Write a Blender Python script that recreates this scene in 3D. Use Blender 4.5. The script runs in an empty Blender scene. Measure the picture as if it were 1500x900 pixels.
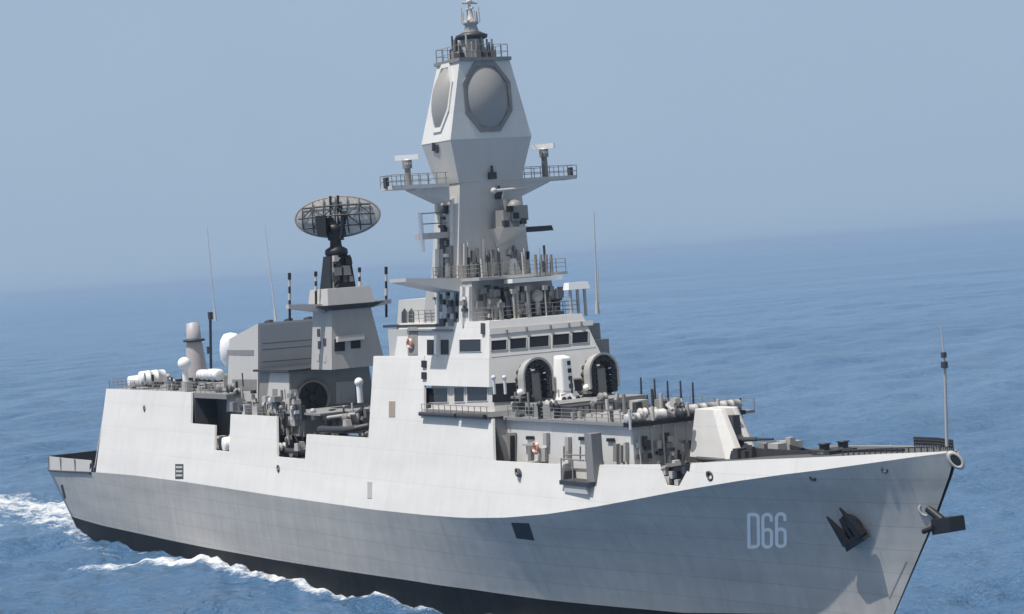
import bpy, math, random
import numpy as np
from mathutils import Vector, Matrix

SC = bpy.context.scene
COL = SC.collection
R = math.radians
random.seed(7)

# ------------------------------------------------------------------ camera
CAM = (272.9364, -93.1326, 28.6899)
FPX, YAW, PITCH, ROLL = 3278.22, 2.6285943, -0.0205225, -0.0726541
_f = np.array([math.cos(YAW)*math.cos(PITCH), math.sin(YAW)*math.cos(PITCH), math.sin(PITCH)])
_r = np.cross(_f, [0, 0, 1]); _r /= np.linalg.norm(_r)
_u = np.cross(_r, _f)
_c, _s = math.cos(ROLL), math.sin(ROLL)
_R, _U = _c*_r + _s*_u, -_s*_r + _c*_u
cd = bpy.data.cameras.new('camera'); cam = bpy.data.objects.new('camera', cd); COL.objects.link(cam)
m = Matrix.Identity(4)
for i in range(3):
    m[i][0] = _R[i]; m[i][1] = _U[i]; m[i][2] = -_f[i]; m[i][3] = CAM[i]
cam.matrix_world = m
cd.sensor_width = 36; cd.lens = 36*FPX/1500; cd.clip_start = 1; cd.clip_end = 200000
SC.camera = cam

# ------------------------------------------------------------------ world, sun
SUN_EL, SUN_AZ = R(67), R(-88)          # azimuth of the direction TO the sun, counter-clockwise from +X (the bow)
SKY_STRENGTH, SUN_STRENGTH, EXPOSURE = 0.085, 4.5, 0.0
w = bpy.data.worlds.new('World'); SC.world = w; w.use_nodes = True
nt = w.node_tree; nt.nodes.clear()
sky = nt.nodes.new('ShaderNodeTexSky'); sky.sky_type = 'NISHITA'; sky.sun_disc = False
sky.sun_elevation = SUN_EL; sky.sun_rotation = R(90) - SUN_AZ
sky.altitude = 0; sky.air_density = 1.0; sky.dust_density = 3.0; sky.ozone_density = 1.0
bg = nt.nodes.new('ShaderNodeBackground'); bg.inputs[1].default_value = SKY_STRENGTH
wo = nt.nodes.new('ShaderNodeOutputWorld')
# hazy lower sky: the clear-sky colour is veiled toward the horizon
tcw = nt.nodes.new('ShaderNodeTexCoord'); sxw = nt.nodes.new('ShaderNodeSeparateXYZ'); nt.links.new(tcw.outputs['Generated'], sxw.inputs[0])
mrw = nt.nodes.new('ShaderNodeMapRange'); mrw.inputs[1].default_value = .14; mrw.inputs[2].default_value = .34; mrw.inputs[3].default_value = .9; mrw.inputs[4].default_value = 0
nt.links.new(sxw.outputs[2], mrw.inputs[0])
mxw = nt.nodes.new('ShaderNodeMix'); mxw.data_type = 'RGBA'; mxw.inputs[7].default_value = (.365/SKY_STRENGTH, .49/SKY_STRENGTH, .65/SKY_STRENGTH, 1)
nt.links.new(mrw.outputs[0], mxw.inputs[0]); hsv = nt.nodes.new('ShaderNodeHueSaturation'); hsv.inputs['Saturation'].default_value = .4; hsv.inputs['Value'].default_value = .9; nt.links.new(sky.outputs[0], hsv.inputs['Color'])
nzw = nt.nodes.new('ShaderNodeTexNoise'); nzw.inputs['Scale'].default_value = 9; nzw.inputs['Detail'].default_value = 5; nt.links.new(tcw.outputs['Generated'], nzw.inputs['Vector'])
mcw = nt.nodes.new('ShaderNodeMix'); mcw.data_type = 'RGBA'; nt.links.new(nzw.outputs['Fac'], mcw.inputs[0])
mcw.inputs[6].default_value = (.345/SKY_STRENGTH, .47/SKY_STRENGTH, .63/SKY_STRENGTH, 1); mcw.inputs[7].default_value = (.385/SKY_STRENGTH, .51/SKY_STRENGTH, .668/SKY_STRENGTH, 1)
nt.links.new(mcw.outputs[2], mxw.inputs[7]); nt.links.new(hsv.outputs[0], mxw.inputs[6]); nt.links.new(mxw.outputs[2], bg.inputs[0])
nt.links.new(bg.outputs[0], wo.inputs[0])
sl = bpy.data.lights.new('sun', 'SUN'); sl.energy = SUN_STRENGTH; sl.angle = R(0.5); sl.color = (1, .965, .91)
so = bpy.data.objects.new('sun', sl); COL.objects.link(so)
sd = Vector((math.cos(SUN_EL)*math.cos(SUN_AZ), math.cos(SUN_EL)*math.sin(SUN_AZ), math.sin(SUN_EL)))
so.rotation_euler = sd.to_track_quat('Z', 'Y').to_euler()
so.location = (100, -300, 400)
SC.view_settings.view_transform = 'Standard'; SC.view_settings.look = 'None'
SC.view_settings.exposure = EXPOSURE; SC.view_settings.gamma = 1

# ------------------------------------------------------------------ survey helper: a sight line of the photograph met with a plane of the ship
def ray(u, v):
    d = (u-750)/FPX*_R + (450-v)/FPX*_U + _f
    return np.array(CAM), d
def at(u, v, x=None, y=None, z=None):
    o, d = ray(u, v)
    k, val = (0, x) if x is not None else (1, y) if y is not None else (2, z)
    return o + (val-o[k])/d[k]*d
SY0, SZ0, SK = 8.6, 8.1, .262               # leaning plane of the ship's upper side
def side(u, v):
    o, d = ray(u, v)
    t = (-SY0-SK*SZ0-(o[1]-SK*o[2]))/(d[1]-SK*d[2])
    return o+t*d
def sY(z): return SY0-SK*(z-SZ0)            # half breadth of that plane

# ------------------------------------------------------------------ materials
def nodes(name):
    mt = bpy.data.materials.new(name); mt.use_nodes = True
    n = mt.node_tree.nodes; l = mt.node_tree.links
    return mt, n, l, n['Principled BSDF']
def N(n, t, **kw):
    o = n.new('ShaderNode'+t)
    for k, v in kw.items(): setattr(o, k, v)
    return o
def mat(name, col, rough=.5, metal=0, var=.12, scale=1.5, streak=False, bump=0.0, spec=.5):
    mt, n, l, b = nodes(name)
    b.inputs['Roughness'].default_value = rough; b.inputs['Metallic'].default_value = metal
    b.inputs['Specular IOR Level'].default_value = spec
    tc = N(n, 'TexCoord'); mp = N(n, 'Mapping')
    mp.inputs['Scale'].default_value = (1, 1, .12) if streak else (1, 1, 1)
    l.new(tc.outputs['Object'], mp.inputs[0])
    nz = N(n, 'TexNoise'); nz.inputs['Scale'].default_value = scale; nz.inputs['Detail'].default_value = 6; nz.inputs['Roughness'].default_value = .6
    l.new(mp.outputs[0], nz.inputs['Vector'])
    mx = N(n, 'Mix', data_type='RGBA')
    a = [c*(1-var) for c in col]; c2 = [min(1, c*(1+var)) for c in col]
    mx.inputs[6].default_value = (*a, 1); mx.inputs[7].default_value = (*c2, 1)
    l.new(nz.outputs['Fac'], mx.inputs[0]); l.new(mx.outputs[2], b.inputs['Base Color'])
    if bump:
        bp = N(n, 'Bump'); bp.inputs['Strength'].default_value = bump; bp.inputs['Distance'].default_value = .1
        l.new(nz.outputs['Fac'], bp.inputs['Height']); l.new(bp.outputs[0], b.inputs['Normal'])
    return mt

def plated(name, col, seam=.92, streaks=.10, wave=.25, bw=7.0, bh=2.3):
    """painted steel plating: faint welded seams, rain streaks, slightly dished plates"""
    mt, n, l, b = nodes(name)
    b.inputs['Roughness'].default_value = .5
    tc = N(n, 'TexCoord'); sx = N(n, 'SeparateXYZ'); l.new(tc.outputs['Object'], sx.inputs[0])
    cb = N(n, 'CombineXYZ'); l.new(sx.outputs[0], cb.inputs[0]); l.new(sx.outputs[2], cb.inputs[1])
    br = N(n, 'TexBrick'); l.new(cb.outputs[0], br.inputs['Vector'])
    br.inputs['Scale'].default_value = 1; br.inputs['Brick Width'].default_value = bw; br.inputs['Row Height'].default_value = bh
    br.inputs['Mortar Size'].default_value = .05; br.inputs['Mortar Smooth'].default_value = .6
    br.inputs['Color1'].default_value = (1, 1, 1, 1); br.inputs['Color2'].default_value = (.965, .965, .965, 1)
    br.inputs['Mortar'].default_value = (seam, seam, seam, 1)
    mp = N(n, 'Mapping'); mp.inputs['Scale'].default_value = (.9, .9, .07); l.new(tc.outputs['Object'], mp.inputs[0])
    nz = N(n, 'TexNoise'); nz.inputs['Scale'].default_value = 1.1; nz.inputs['Detail'].default_value = 7; nz.inputs['Roughness'].default_value = .65
    l.new(mp.outputs[0], nz.inputs['Vector'])
    mp2 = N(n, 'Mapping'); mp2.inputs['Scale'].default_value = (.06, .06, .5); l.new(tc.outputs['Object'], mp2.inputs[0])
    nb = N(n, 'TexNoise'); nb.inputs['Scale'].default_value = 1.2; nb.inputs['Detail'].default_value = 4
    l.new(mp2.outputs[0], nb.inputs['Vector'])
    ad = N(n, 'Math', operation='ADD'); l.new(nz.outputs['Fac'], ad.inputs[0]); l.new(nb.outputs['Fac'], ad.inputs[1])
    mr = N(n, 'MapRange'); mr.inputs[1].default_value = .75; mr.inputs[2].default_value = 1.25
    mr.inputs[3].default_value = 1-streaks; mr.inputs[4].default_value = 1+streaks
    l.new(ad.outputs[0], mr.inputs[0])
    m1 = N(n, 'Mix', data_type='RGBA', blend_type='MULTIPLY'); m1.inputs[0].default_value = 1
    m1.inputs[6].default_value = (*col, 1); l.new(br.outputs['Color'], m1.inputs[7])
    m2 = N(n, 'VectorMath', operation='SCALE'); l.new(m1.outputs[2], m2.inputs[0]); l.new(mr.outputs[0], m2.inputs['Scale'])
    l.new(m2.outputs[0], b.inputs['Base Color'])
    wv = N(n, 'TexNoise'); wv.inputs['Scale'].default_value = .55; wv.inputs['Detail'].default_value = 1
    l.new(tc.outputs['Object'], wv.inputs['Vector'])
    bp = N(n, 'Bump'); bp.inputs['Strength'].default_value = wave; bp.inputs['Distance'].default_value = .08
    l.new(wv.outputs['Fac'], bp.inputs['Height']); l.new(bp.outputs[0], b.inputs['Normal'])
    return mt

M = {
 'upper': plated('upper_paint', (.665, .65, .63), seam=.90, streaks=.055, wave=.22, bw=9, bh=2.6),
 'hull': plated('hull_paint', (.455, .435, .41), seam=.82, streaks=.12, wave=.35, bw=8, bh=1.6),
 'boot': mat('boot_topping', (.014, .015, .017), .6, var=.6, scale=.8, streak=True, spec=.15),
 'deck': mat('deck_paint', (.09,.092,.095), .8, var=.2, scale=.8),
 'ldeck': mat('weather_deck_paint', (.25,.252,.255), .75, var=.15, scale=1.2),
 'grey': mat('grey_paint', (.425, .412, .398), .5, var=.14, scale=1.3, streak=True),
 'lgrey': mat('light_grey_paint', (.53, .514, .494), .5, var=.08, scale=1.5, streak=True),
 'mgrey': mat('mid_grey_paint', (.235, .23, .224), .5, var=.2, scale=1.8, streak=True),
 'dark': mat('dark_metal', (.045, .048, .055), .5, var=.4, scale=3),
 'black': mat('black_paint', (.012, .013, .016), .5, var=.3, scale=3),
 'white': mat('white_paint', (.90, .895, .88), .4, var=.03, scale=2),
 'glass': mat('window_glass', (.015, .018, .026), .08, var=.2, scale=2, spec=.6),
 'radome': mat('radome_paint', (.31, .302, .294), .36, var=.05, scale=1),
 'net': mat('wire_mesh', (.38, .365, .35), .5, var=.1, scale=4),
 'orange': mat('lifebuoy_orange', (.55, .26, .19), .5, var=.1, scale=4),
 'tan': mat('tan_paint', (.30, .25, .21), .6, var=.15, scale=3),
 'pink': mat('pinkish_grey_paint', (.43, .40, .41), .5, var=.08, scale=2),
 'lamp': mat('lens_grey', (.65, .67, .68), .2, var=.05, scale=3),
}

# ------------------------------------------------------------------ mesh helper
class MB:
    def __init__(s): s.v = []; s.f = []; s.sm = []; s.mi = []
    def add(s, vs, fs, smooth=False, mi=0):
        o = len(s.v); s.v += [tuple(map(float, p)) for p in vs]
        for f in fs: s.f.append([o+i for i in f]); s.sm.append(smooth); s.mi.append(mi)
        return s
    def hexa(s, b, t, mi=0):        # b, t: four corners each, counter-clockwise from above
        return s.add(list(b)+list(t), [(3, 2, 1, 0), (4, 5, 6, 7), (0, 1, 5, 4), (1, 2, 6, 5), (2, 3, 7, 6), (3, 0, 4, 7)], mi=mi)
    def box(s, x0, x1, y0, y1, z0, z1, tx=0, ty=0):   # tx, ty: taper of the top
        return s.hexa([(x0, y0, z0), (x1, y0, z0), (x1, y1, z0), (x0, y1, z0)],
                      [(x0+tx, y0+ty, z1), (x1-tx, y0+ty, z1), (x1-tx, y1-ty, z1), (x0+tx, y1-ty, z1)])
    def cube(s, c, dx, dy, dz, tx=0, ty=0):           # centred on c in x and y, standing on c.z
        return s.box(c[0]-dx/2, c[0]+dx/2, c[1]-dy/2, c[1]+dy/2, c[2], c[2]+dz, tx, ty)
    def tube(s, p, q, r, r2=None, n=8, caps=True):
        p, q = Vector(p), Vector(q); r2 = r if r2 is None else r2
        d = (q-p).normalized(); a = d.orthogonal().normalized(); b = d.cross(a)
        ring = lambda c, k: [c+(a*math.cos(2*math.pi*i/n)+b*math.sin(2*math.pi*i/n))*k for i in range(n)]
        A, B = ring(p, r), ring(q, r2)
        s.add(A+B, [(i, (i+1) % n, n+(i+1) % n, n+i) for i in range(n)], True)
        if caps: s.add(A, [tuple(range(n))[::-1]]); s.add(B, [tuple(range(n))])
        return s
    def path(s, pts, r, n=6):
        for a, b in zip(pts, pts[1:]): s.tube(a, b, r, n=n)
        return s
    def lathe(s, c, prof, n=20, axis=(0, 0, 1), sx=1, sy=1):     # prof: (radius, height) along axis
        d = Vector(axis).normalized(); a = d.orthogonal().normalized() if abs(d.z) < .99 else Vector((1, 0, 0)); b = d.cross(a); c = Vector(c)
        vs = [c+d*h+(a*math.cos(2*math.pi*i/n)*sx+b*math.sin(2*math.pi*i/n)*sy)*max(r, 1e-4) for r, h in prof for i in range(n)]
        k = len(prof)
        fs = [(j*n+i, j*n+(i+1) % n, (j+1)*n+(i+1) % n, (j+1)*n+i) for j in range(k-1) for i in range(n)]
        return s.add(vs, fs, True)
    def ball(s, c, r, n=14, sz=1, axis=(0, 0, 1)):
        k = 9
        return s.lathe(c, [(r*math.sin(math.pi*j/k), -r*sz*math.cos(math.pi*j/k)) for j in range(k+1)], n, axis)
    def capsule(s, p, q, r, n=14):
        p, q = Vector(p), Vector(q); L = (q-p).length; e = r*.35
        prof = [(0, 0), (r*.6, .02), (r*.92, e*.35), (r, e), (r, L*.33), (r*1.05, L*.33), (r*1.05, L*.37), (r, L*.37), (r, L*.63), (r*1.05, L*.63), (r*1.05, L*.67), (r, L*.67), (r, L-e), (r*.92, L-e*.35), (r*.6, L-.02), (0, L)]
        return s.lathe(p, prof, n, q-p)
    def plate(s, pts, thick, nrm=None):      # polygon pts (3-D, any winding) with thickness along nrm
        pts = [Vector(p) for p in pts]; n = len(pts)
        nr = Vector((0, 0, 0))
        for a, b in zip(pts, pts[1:]+pts[:1]): nr += a.cross(b)
        nr.normalize()
        if nrm is not None and nr.dot(Vector(nrm)) < 0: pts = pts[::-1]; nr = -nr
        q = [p-nr*thick for p in pts]
        s.add(pts, [tuple(range(n))]); s.add(q, [tuple(range(n))[::-1]])
        s.add(pts+q, [(i, n+i, n+(i+1) % n, (i+1) % n) for i in range(n)])
        return s
    def build(s, name, mt, parent=None, bevel=0):
        me = bpy.data.meshes.new(name); me.from_pydata(s.v, [], s.f)
        me.polygons.foreach_set('use_smooth', s.sm); me.polygons.foreach_set('material_index', s.mi)
        for x in (mt if isinstance(mt, (list, tuple)) else [mt]): me.materials.append(M[x] if isinstance(x, str) else x)
        me.update(); o = bpy.data.objects.new(name, me); COL.objects.link(o)
        if bevel:
            bv = o.modifiers.new('bevel', 'BEVEL'); bv.width = bevel; bv.segments = 2; bv.limit_method = 'ANGLE'
        if parent is not None: adopt(o, parent)
        return o
def origin(o):
    v = Vector((0, 0, 0))
    while o: v += o.location; o = o.parent
    return v
def adopt(o, p):
    o.parent = p
    if o.type == 'MESH':
        k = -origin(p); o.data.transform(Matrix.Translation(k)) if k.length else None
    return o
def tag(o, label=None, cat=None, group=None, kind=None):
    for k, v in (('label', label), ('category', cat), ('group', group), ('kind', kind)):
        if v: o[k] = v
    return o
def empty(name, loc):
    o = bpy.data.objects.new(name, None); o.location = loc; o.empty_display_size = 1; COL.objects.link(o); return o

# ------------------------------------------------------------------ hull form
STEMZ = [-4, 0, 3.55, 6.93, 10.21, 13.18, 14.62, 16]; STEMX = [150.2, 153.5, 156.0, 158.45, 160.83, 162.7, 163.4, 164.0]
def stem(z): return float(np.interp(z, STEMZ, STEMX))
def stern(z): return .2+max(0, 6.7-z)*.87
HBX = [-5, 0, 10, 20, 40, 60, 100, 108, 115, 120, 125, 130, 135, 140, 145, 150, 155, 160, 162.7, 163.4, 170]
HBY = [7.4, 7.5, 8.25, 8.68, 8.64, 8.66, 8.66, 8.62, 8.45, 8.2, 7.85, 7.4, 6.9, 6.4, 5.75, 4.8, 3.55, 1.85, .58, .16, 0]
KPX = [(72, 690), (105, 690.5), (140, 692), (200, 697), (270, 706), (400, 726), (540, 746), (620, 754.5), (680, 759), (740, 758.5), (800, 753.5), (870, 743), (940, 730), (1000, 718.5), (1080, 705), (1150, 695), (1200, 689), (1280, 678), (1340, 669.5), (1385, 664)]
def march(u, v, fn):
    o, d = ray(u, v); g = lambda t: o[1]+t*d[1]+fn(o[0]+t*d[0], o[2]+t*d[2])
    ts = np.linspace(60, 330, 136); pv = g(ts[0]); best = (abs(pv), ts[0])
    for a, b in zip(ts, ts[1:]):
        gb = g(b)
        if abs(gb) < best[0]: best = (abs(gb), b)
        if pv < 0 <= gb:
            for _ in range(26):
                c = (a+b)/2
                if g(c) < 0: a = c
                else: b = c
            return o+a*d
        pv = gb
    return o+best[1]*d
def hb(x, z=0): return float(np.interp(x, HBX, HBY))
K = [march(u, v, hb) for u, v in KPX]
KX = [p[0] for p in K]; KZ = [p[2] for p in K]
KX[0] = .2; KX.append(163.2); KZ.append(KZ[-1]+.08)
def s_of(x, z): return (x-stern(z))/(stem(z)-stern(z))
KS = [s_of(a, b) for a, b in zip(KX, KZ)]
def zk_s(s): return float(np.interp(s, KS, KZ))
def zk(x): return float(np.interp(x, KX, KZ))
WS = [0, .04, .1, .25, .55, .66, .72, .78, .84, .89, .93, .97, .99, 1]
WY = [6.5, 7.0, 7.6, 7.95, 7.75, 6.9, 5.9, 4.6, 3.1, 1.95, 1.15, .48, .22, .05]
def hull_y(x, z):
    s = min(max(s_of(x, z), 0), 1); k = zk_s(s); xk = stern(k)+(stem(k)-stern(k))*s
    yk = hb(xk); yw = float(np.interp(s, WS, WY)); t = z/k
    e = float(np.interp(s, [0, .55, .66, .76, .86, .95, 1], [1, 1, 1.05, 1.3, 1.9, 2.3, 1.6]))
    return yw+(yk-yw)*(t**e if t > 0 else t*.5)
def onhull(u, v): return march(u, v, hull_y)
BPX = [(95, 755), (200, 781), (300, 802), (400, 820), (500, 836), (600, 850.5), (700, 865), (800, 879), (900, 889), (1000, 898)]
B = [onhull(*q) for q in BPX]
BS = [0]+[s_of(p[0], p[2]) for p in B]+[1]; BZ = [1.35]+[p[2] for p in B]+[3.4]
def zb_s(s): return float(np.interp(s, BS, BZ))

SHIP = empty('warship', (80, 0, 0))
tag(SHIP, 'pale grey naval destroyer with tall pyramid mast and D66 on its bow', 'warship')

def make_hull():
    ss = np.concatenate([np.linspace(0, .62, 60), np.linspace(.63, .9, 50), np.linspace(.905, 1, 40)])
    rows = 26; mb = MB(); idx = []
    for sgn in (-1, 1):
        vs = []
        for s in ss:
            k, b = zk_s(s), zb_s(s)
            zs = [-3.5, -1.5, 0, b*.5, b]+[b+(k-b)*j/(rows-5) for j in range(1, rows-4)]
            for z in zs:
                x = stern(z)+(stem(z)-stern(z))*s
                vs.append((x, sgn*hull_y(x, z), z))
        n = rows+1-1; n = len(vs)//len(ss)
        for j in range(n-1):
            fs = []
            for i in range(len(ss)-1):
                a = i*n+j; f = (a, a+n, a+n+1, a+1)
                fs.append(f if sgn < 0 else f[::-1])
            idx.append((fs, 1 if j < 4 else 0))
        o = len(mb.v); mb.v += vs
        for fs, mi in idx:
            for f in fs: mb.f.append([o+q for q in f]); mb.sm.append(True); mb.mi.append(mi)
        idx = []
        if sgn < 0: first = n
    # transom closes the two sides
    n = first; off = len(ss)*n
    for j in range(n-1):
        mb.f.append([j, j+1, off+j+1, off+j]); mb.sm.append(False); mb.mi.append(1 if j < 4 else 0)
    return mb.build('hull', ['hull', 'boot'], SHIP)
HULL = make_hull()

# ---- patches that follow a surface: pixel polygon -> thin raised plate
def patch(name, pts, surf, mt, parent, proud=.03, thick=.05, nrm=(0, -1, 0)):
    P = [surf(u, v) for u, v in pts]
    return MB().plate([Vector(p)+Vector(nrm)*proud for p in P], thick, nrm).build(name, mt, parent)

# pennant number D66: strokes laid on the plating
def strokes():
    mb = MB()
    cache = {}
    def S(u, v):
        p = onhull(u, v); q = onhull(u+1, v); r = onhull(u, v+1)
        n = Vector(q-p).cross(Vector(r-p)).normalized()
        if n.y > 0: n = -n
        return Vector(p), n
    def line(pts, wd):
        L = []
        for i, (u, v) in enumerate(pts):
            a = pts[max(i-1, 0)]; b = pts[min(i+1, len(pts)-1)]
            tx, ty = b[0]-a[0], b[1]-a[1]; l = math.hypot(tx, ty); nx, ny = -ty/l*wd/2, tx/l*wd/2*1.0
            row = []
            for k in (-1, 1):
                p, n = S(u+nx*k, v+ny*k); row += [p+n*.035, p-n*.03]
            L.append(row)
        vs = [p for r in L for p in r]; fs = []
        for i in range(len(L)-1):
            a, b = i*4, i*4+4
            fs += [(a, b, b+2, a+2), (a, a+1, b+1, b), (a+2, b+2, b+3, a+3)]
        mb.add(vs, fs)
    def arc(cx, cy, rx, ry, a0, a1, n=8): return [(cx+rx*math.cos(R(a0+(a1-a0)*i/n)), cy+ry*math.sin(R(a0+(a1-a0)*i/n))) for i in range(n+1)]
    wd = 4.6
    # D
    line([(1097, 752.5), (1097.6, 803)], wd)
    line([(1096, 754)]+arc(1105, 759, 6, 5.2, -90, 0)+arc(1105.6, 796, 6, 5.2, 0, 90)+[(1096.6, 801.5)], wd)
    # 6, 6
    for dx, dy in ((0, 0), (20, -.8)):
        top = arc(1124+dx, 759+dy, 6.2, 5.5, 0, -180)
        line([(1130.2+dx, 764+dy)]+top+[(1118+dx, 775+dy), (1118.2+dx, 795+dy)]+arc(1124.4+dx, 796+dy, 6.2, 5.5, 180, 0)+[(1130.6+dx, 785+dy)]+arc(1124.3+dx, 781+dy, 6.2, 5.2, 0, -170), wd)
    return mb.build('pennant_number', 'white', HULL)
strokes()

# hull openings and marks
patch('hull_grille', [(749, 766), (775, 767), (783, 792), (757, 789)], onhull, 'black', HULL)
patch('hull_slot', [(89, 711), (92, 710), (97, 729), (94, 731)], onhull, 'black', HULL)
patch('draught_mark', [(1327, 823), (1329, 823), (1304, 877), (1302, 877)], onhull, 'mgrey', HULL, proud=.01)
for u, v in ((1190, 700), (1295, 688)):
    mb = MB(); c = Vector(onhull(u, v)); mb.lathe(c+Vector((0, .1, 0)), [(.26, -.1), (.26, .12), (.17, .14), (.17, .05), (0, .05)], 14, (.45, -.9, .0))
    mb.build('fairlead', 'dark', HULL)

# ---- bower anchor on the starboard bow
def make_anchor(c, n, up, scale, parent):
    """c point on plating, n outward normal, up: direction along the shank"""
    n = Vector(n).normalized(); up = Vector(up).normalized(); sd_ = n.cross(up).normalized(); c = Vector(c)
    def P(a, b, h): return c+sd_*a*scale+up*b*scale+n*h*scale
    mb = MB()
    mb.lathe(P(0, .1, .0), [(.95*scale, -.2), (.95*scale, .12*scale), (.7*scale, .3*scale), (.45*scale, .3*scale), (.4*scale, 0)], 18, n)   # hawse bolster
    hawse = mb.build('hawse_pipe', 'dark', parent)
    mb = MB()
    mb.hexa([P(-.18, -1, .35), P(.18, -1, .35), P(.18, -1, .75), P(-.18, -1, .75)], [P(-.13, 1.0, .25), P(.13, 1.0, .25), P(.13, 1.0, .6), P(-.13, 1.0, .6)])
    mb.hexa([P(-1.15, -1.15, .3), P(1.15, -1.15, .3), P(1.15, -1.15, .9), P(-1.15, -1.15, .9)], [P(-.95, -.55, .25), P(.95, -.55, .25), P(.95, -.55, .85), P(-.95, -.55, .85)])
    for k in (-1, 1):
        b = [P(.45*k, -.75, .25), P(1.15*k, -.75, .25), P(1.15*k, -.75, .9), P(.45*k, -.75, .9)]
        t = [P(.78*k, 1.65, .62), P(.84*k, 1.65, .62), P(.84*k, 1.65, .75), P(.78*k, 1.65, .75)]
        if k < 0: b, t = [b[1], b[0], b[3], b[2]], [t[1], t[0], t[3], t[2]]
        mb.hexa(b, t)
    return mb.build('anchor', 'black', parent)
ca = onhull(1250, 772)
_p = [Vector(onhull(*q)) for q in ((1250, 772), (1256, 772), (1250, 778))]
an = (_p[1]-_p[0]).cross(_p[2]-_p[0]).normalized(); an = -an if an.y > 0 else an
_up = (Vector(onhull(1226, 748))-Vector(onhull(1257, 788)))
make_anchor(ca, an, _up-an*_up.dot(an), .95, HULL)
# stem anchor and its hawse ring, on the centre line
mb = MB(); cs = Vector((stem(10.3)-.15, 0, 10.3))
mb.lathe(cs+Vector((-.4, -.25, .55)), [(.5, -.3), (.55, .1), (.45, .2), (.36, .2), (.34, 0), (0, 0)], 18, (.55, -.8, -.1)); mb.build('stem_hawse', 'grey', HULL)
mb = MB(); mb.hexa([(160.9, -.45, 9.2), (162.9, -.55, 9.55), (162.9, .75, 9.55), (160.9, .75, 9.2)], [(160.9, -.45, 10.25), (162.8, -.55, 10.5), (162.8, .75, 10.5), (160.9, .75, 10.25)])
mb.tube((160.6, -.35, 10.9), (161.6, -.1, 10.2), .28); mb.tube((160.2, -.5, 9.4), (161.2, -.5, 9.7), .18)
mb.build('stem_anchor', 'black', HULL, bevel=.08)
# bullnose at the stem head
mb = MB(); cb_ = Vector((163.35, -.12, 14.1))
mb.lathe(cb_, [(.3, -.5), (.56, -.5), (.58, .2), (.48, .34), (.34, .34), (.3, -.2), (0, -.2)], 22, (.78, -.62, .05), .72, 1.25)
mb.build('bullnose', 'grey', HULL)
mb = MB(); mb.lathe(cb_+Vector((.78, -.62, .05)).normalized()*.3, [(.34, 0), (0, .02)], 20, (.78, -.62, .05), .72, 1.25); mb.build('bullnose_opening', 'black', HULL)

# ------------------------------------------------------------------ upper plating (the pale side above the knuckle)
def skin(name, cols, parent, th=.22, mt='upper', sgn=-1):
    """cols: list of (x_bottom, x_top, z_top) stations; the bottom edge follows the knuckle, the plate has thickness th"""
    mb = MB(); vs = []
    rows = 5
    for xb, xt, zt in cols:
        z0 = zk(xb); y0 = hb(xb)
        for j in range(rows+1):
            f = j/rows; z = z0+(zt-z0)*f; x = xb+(xt-xb)*f
            y = hb(x)-SK*(z-zk(x))
            vs.append((x, sgn*y, z))
    n = rows+1; m_ = len(cols); ou = len(vs)
    inn = [(x, y-sgn*th, z) for x, y, z in vs]
    fs = []
    for i in range(m_-1):
        for j in range(rows):
            a = i*n+j; f = (a, a+n, a+n+1, a+1); fs.append(f if sgn < 0 else f[::-1])
    mb.add(vs, fs, True); mb.add(inn, [f[::-1] for f in fs], True)
    rim = []
    for i in range(m_-1): rim.append((i*n+rows, (i+1)*n+rows, ou+(i+1)*n+rows, ou+i*n+rows)); rim.append((i*n, ou+i*n, ou+(i+1)*n, (i+1)*n))
    for j in range(rows): rim.append((j, j+1, ou+j+1, ou+j)); a = (m_-1)*n+j; rim.append((a, ou+a, ou+a+1, a+1))
    mb.add(vs+inn, rim)
    return mb.build(name, mt, parent)
def dens(a, b, step=2.0):
    """stations between two (xb, xt, z) columns"""
    n = max(1, int(abs(b[0]-a[0])/step)); return [tuple(a[k]+(b[k]-a[k])*i/n for k in range(3)) for i in range(n+1)]
def block(ptsL, ptsR):
    """left edge (bottom px, top px), right edge"""
    return None
def col(ub, vb, ut, vt):
    b = side(ub, vb); t = side(ut, vt); return (b[0], t[0], t[2])
Zs = lambda u, v: side(u, v)[2]
Xs = lambda u, v: side(u, v)[0]
plates = []
def edge(ub, vb, ut, vt):
    """a slanted joint between two plates: x at the knuckle and its slope with height"""
    b_ = side(ub, vb); t_ = side(ut, vt); m_ = (t_[0]-b_[0])/(t_[2]-b_[2]); x = b_[0]
    for _ in range(4): x = b_[0]+m_*(zk(x)-b_[2])
    return x, m_
def st(e, z): return (e[0], e[0]+e[1]*(z-zk(e[0])), z)
E0, E1, E2, E3, E4, E5, E6, E7, E8 = edge(140, 692, 155, 570), edge(278, 706, 280.5, 575), edge(313, 700, 315, 622), edge(334, 700, 338, 607), edge(406, 700, 405, 610), edge(445, 700, 449, 636), edge(533, 744, 547, 522), edge(620, 700, 621, 560), edge(722, 700, 720, 612)
zw = Zs(660, 611)
for ea, za_, eb, zb_ in ((E0, Zs(155, 570), E1, Zs(280, 575)), (E1, Zs(297, 622), E2, Zs(297, 622)), (E2, Zs(325, 661), E3, Zs(325, 661)), (E3, Zs(338, 607), E4, Zs(405, 610.5)),
                       (E4, Zs(426, 671.5), E5, Zs(426, 671.5)), (E5, Zs(450, 636.5), E6, Zs(535, 641.5)), (E6, Zs(547, 522), E7, Zs(624, 522)), (E7, zw, E8, zw)):
    plates.append(dens(st(ea, za_), st(eb, zb_)))
for c in plates:
    for sg in (-1, 1): skin('side_plating', c, SHIP, sgn=sg)
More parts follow.
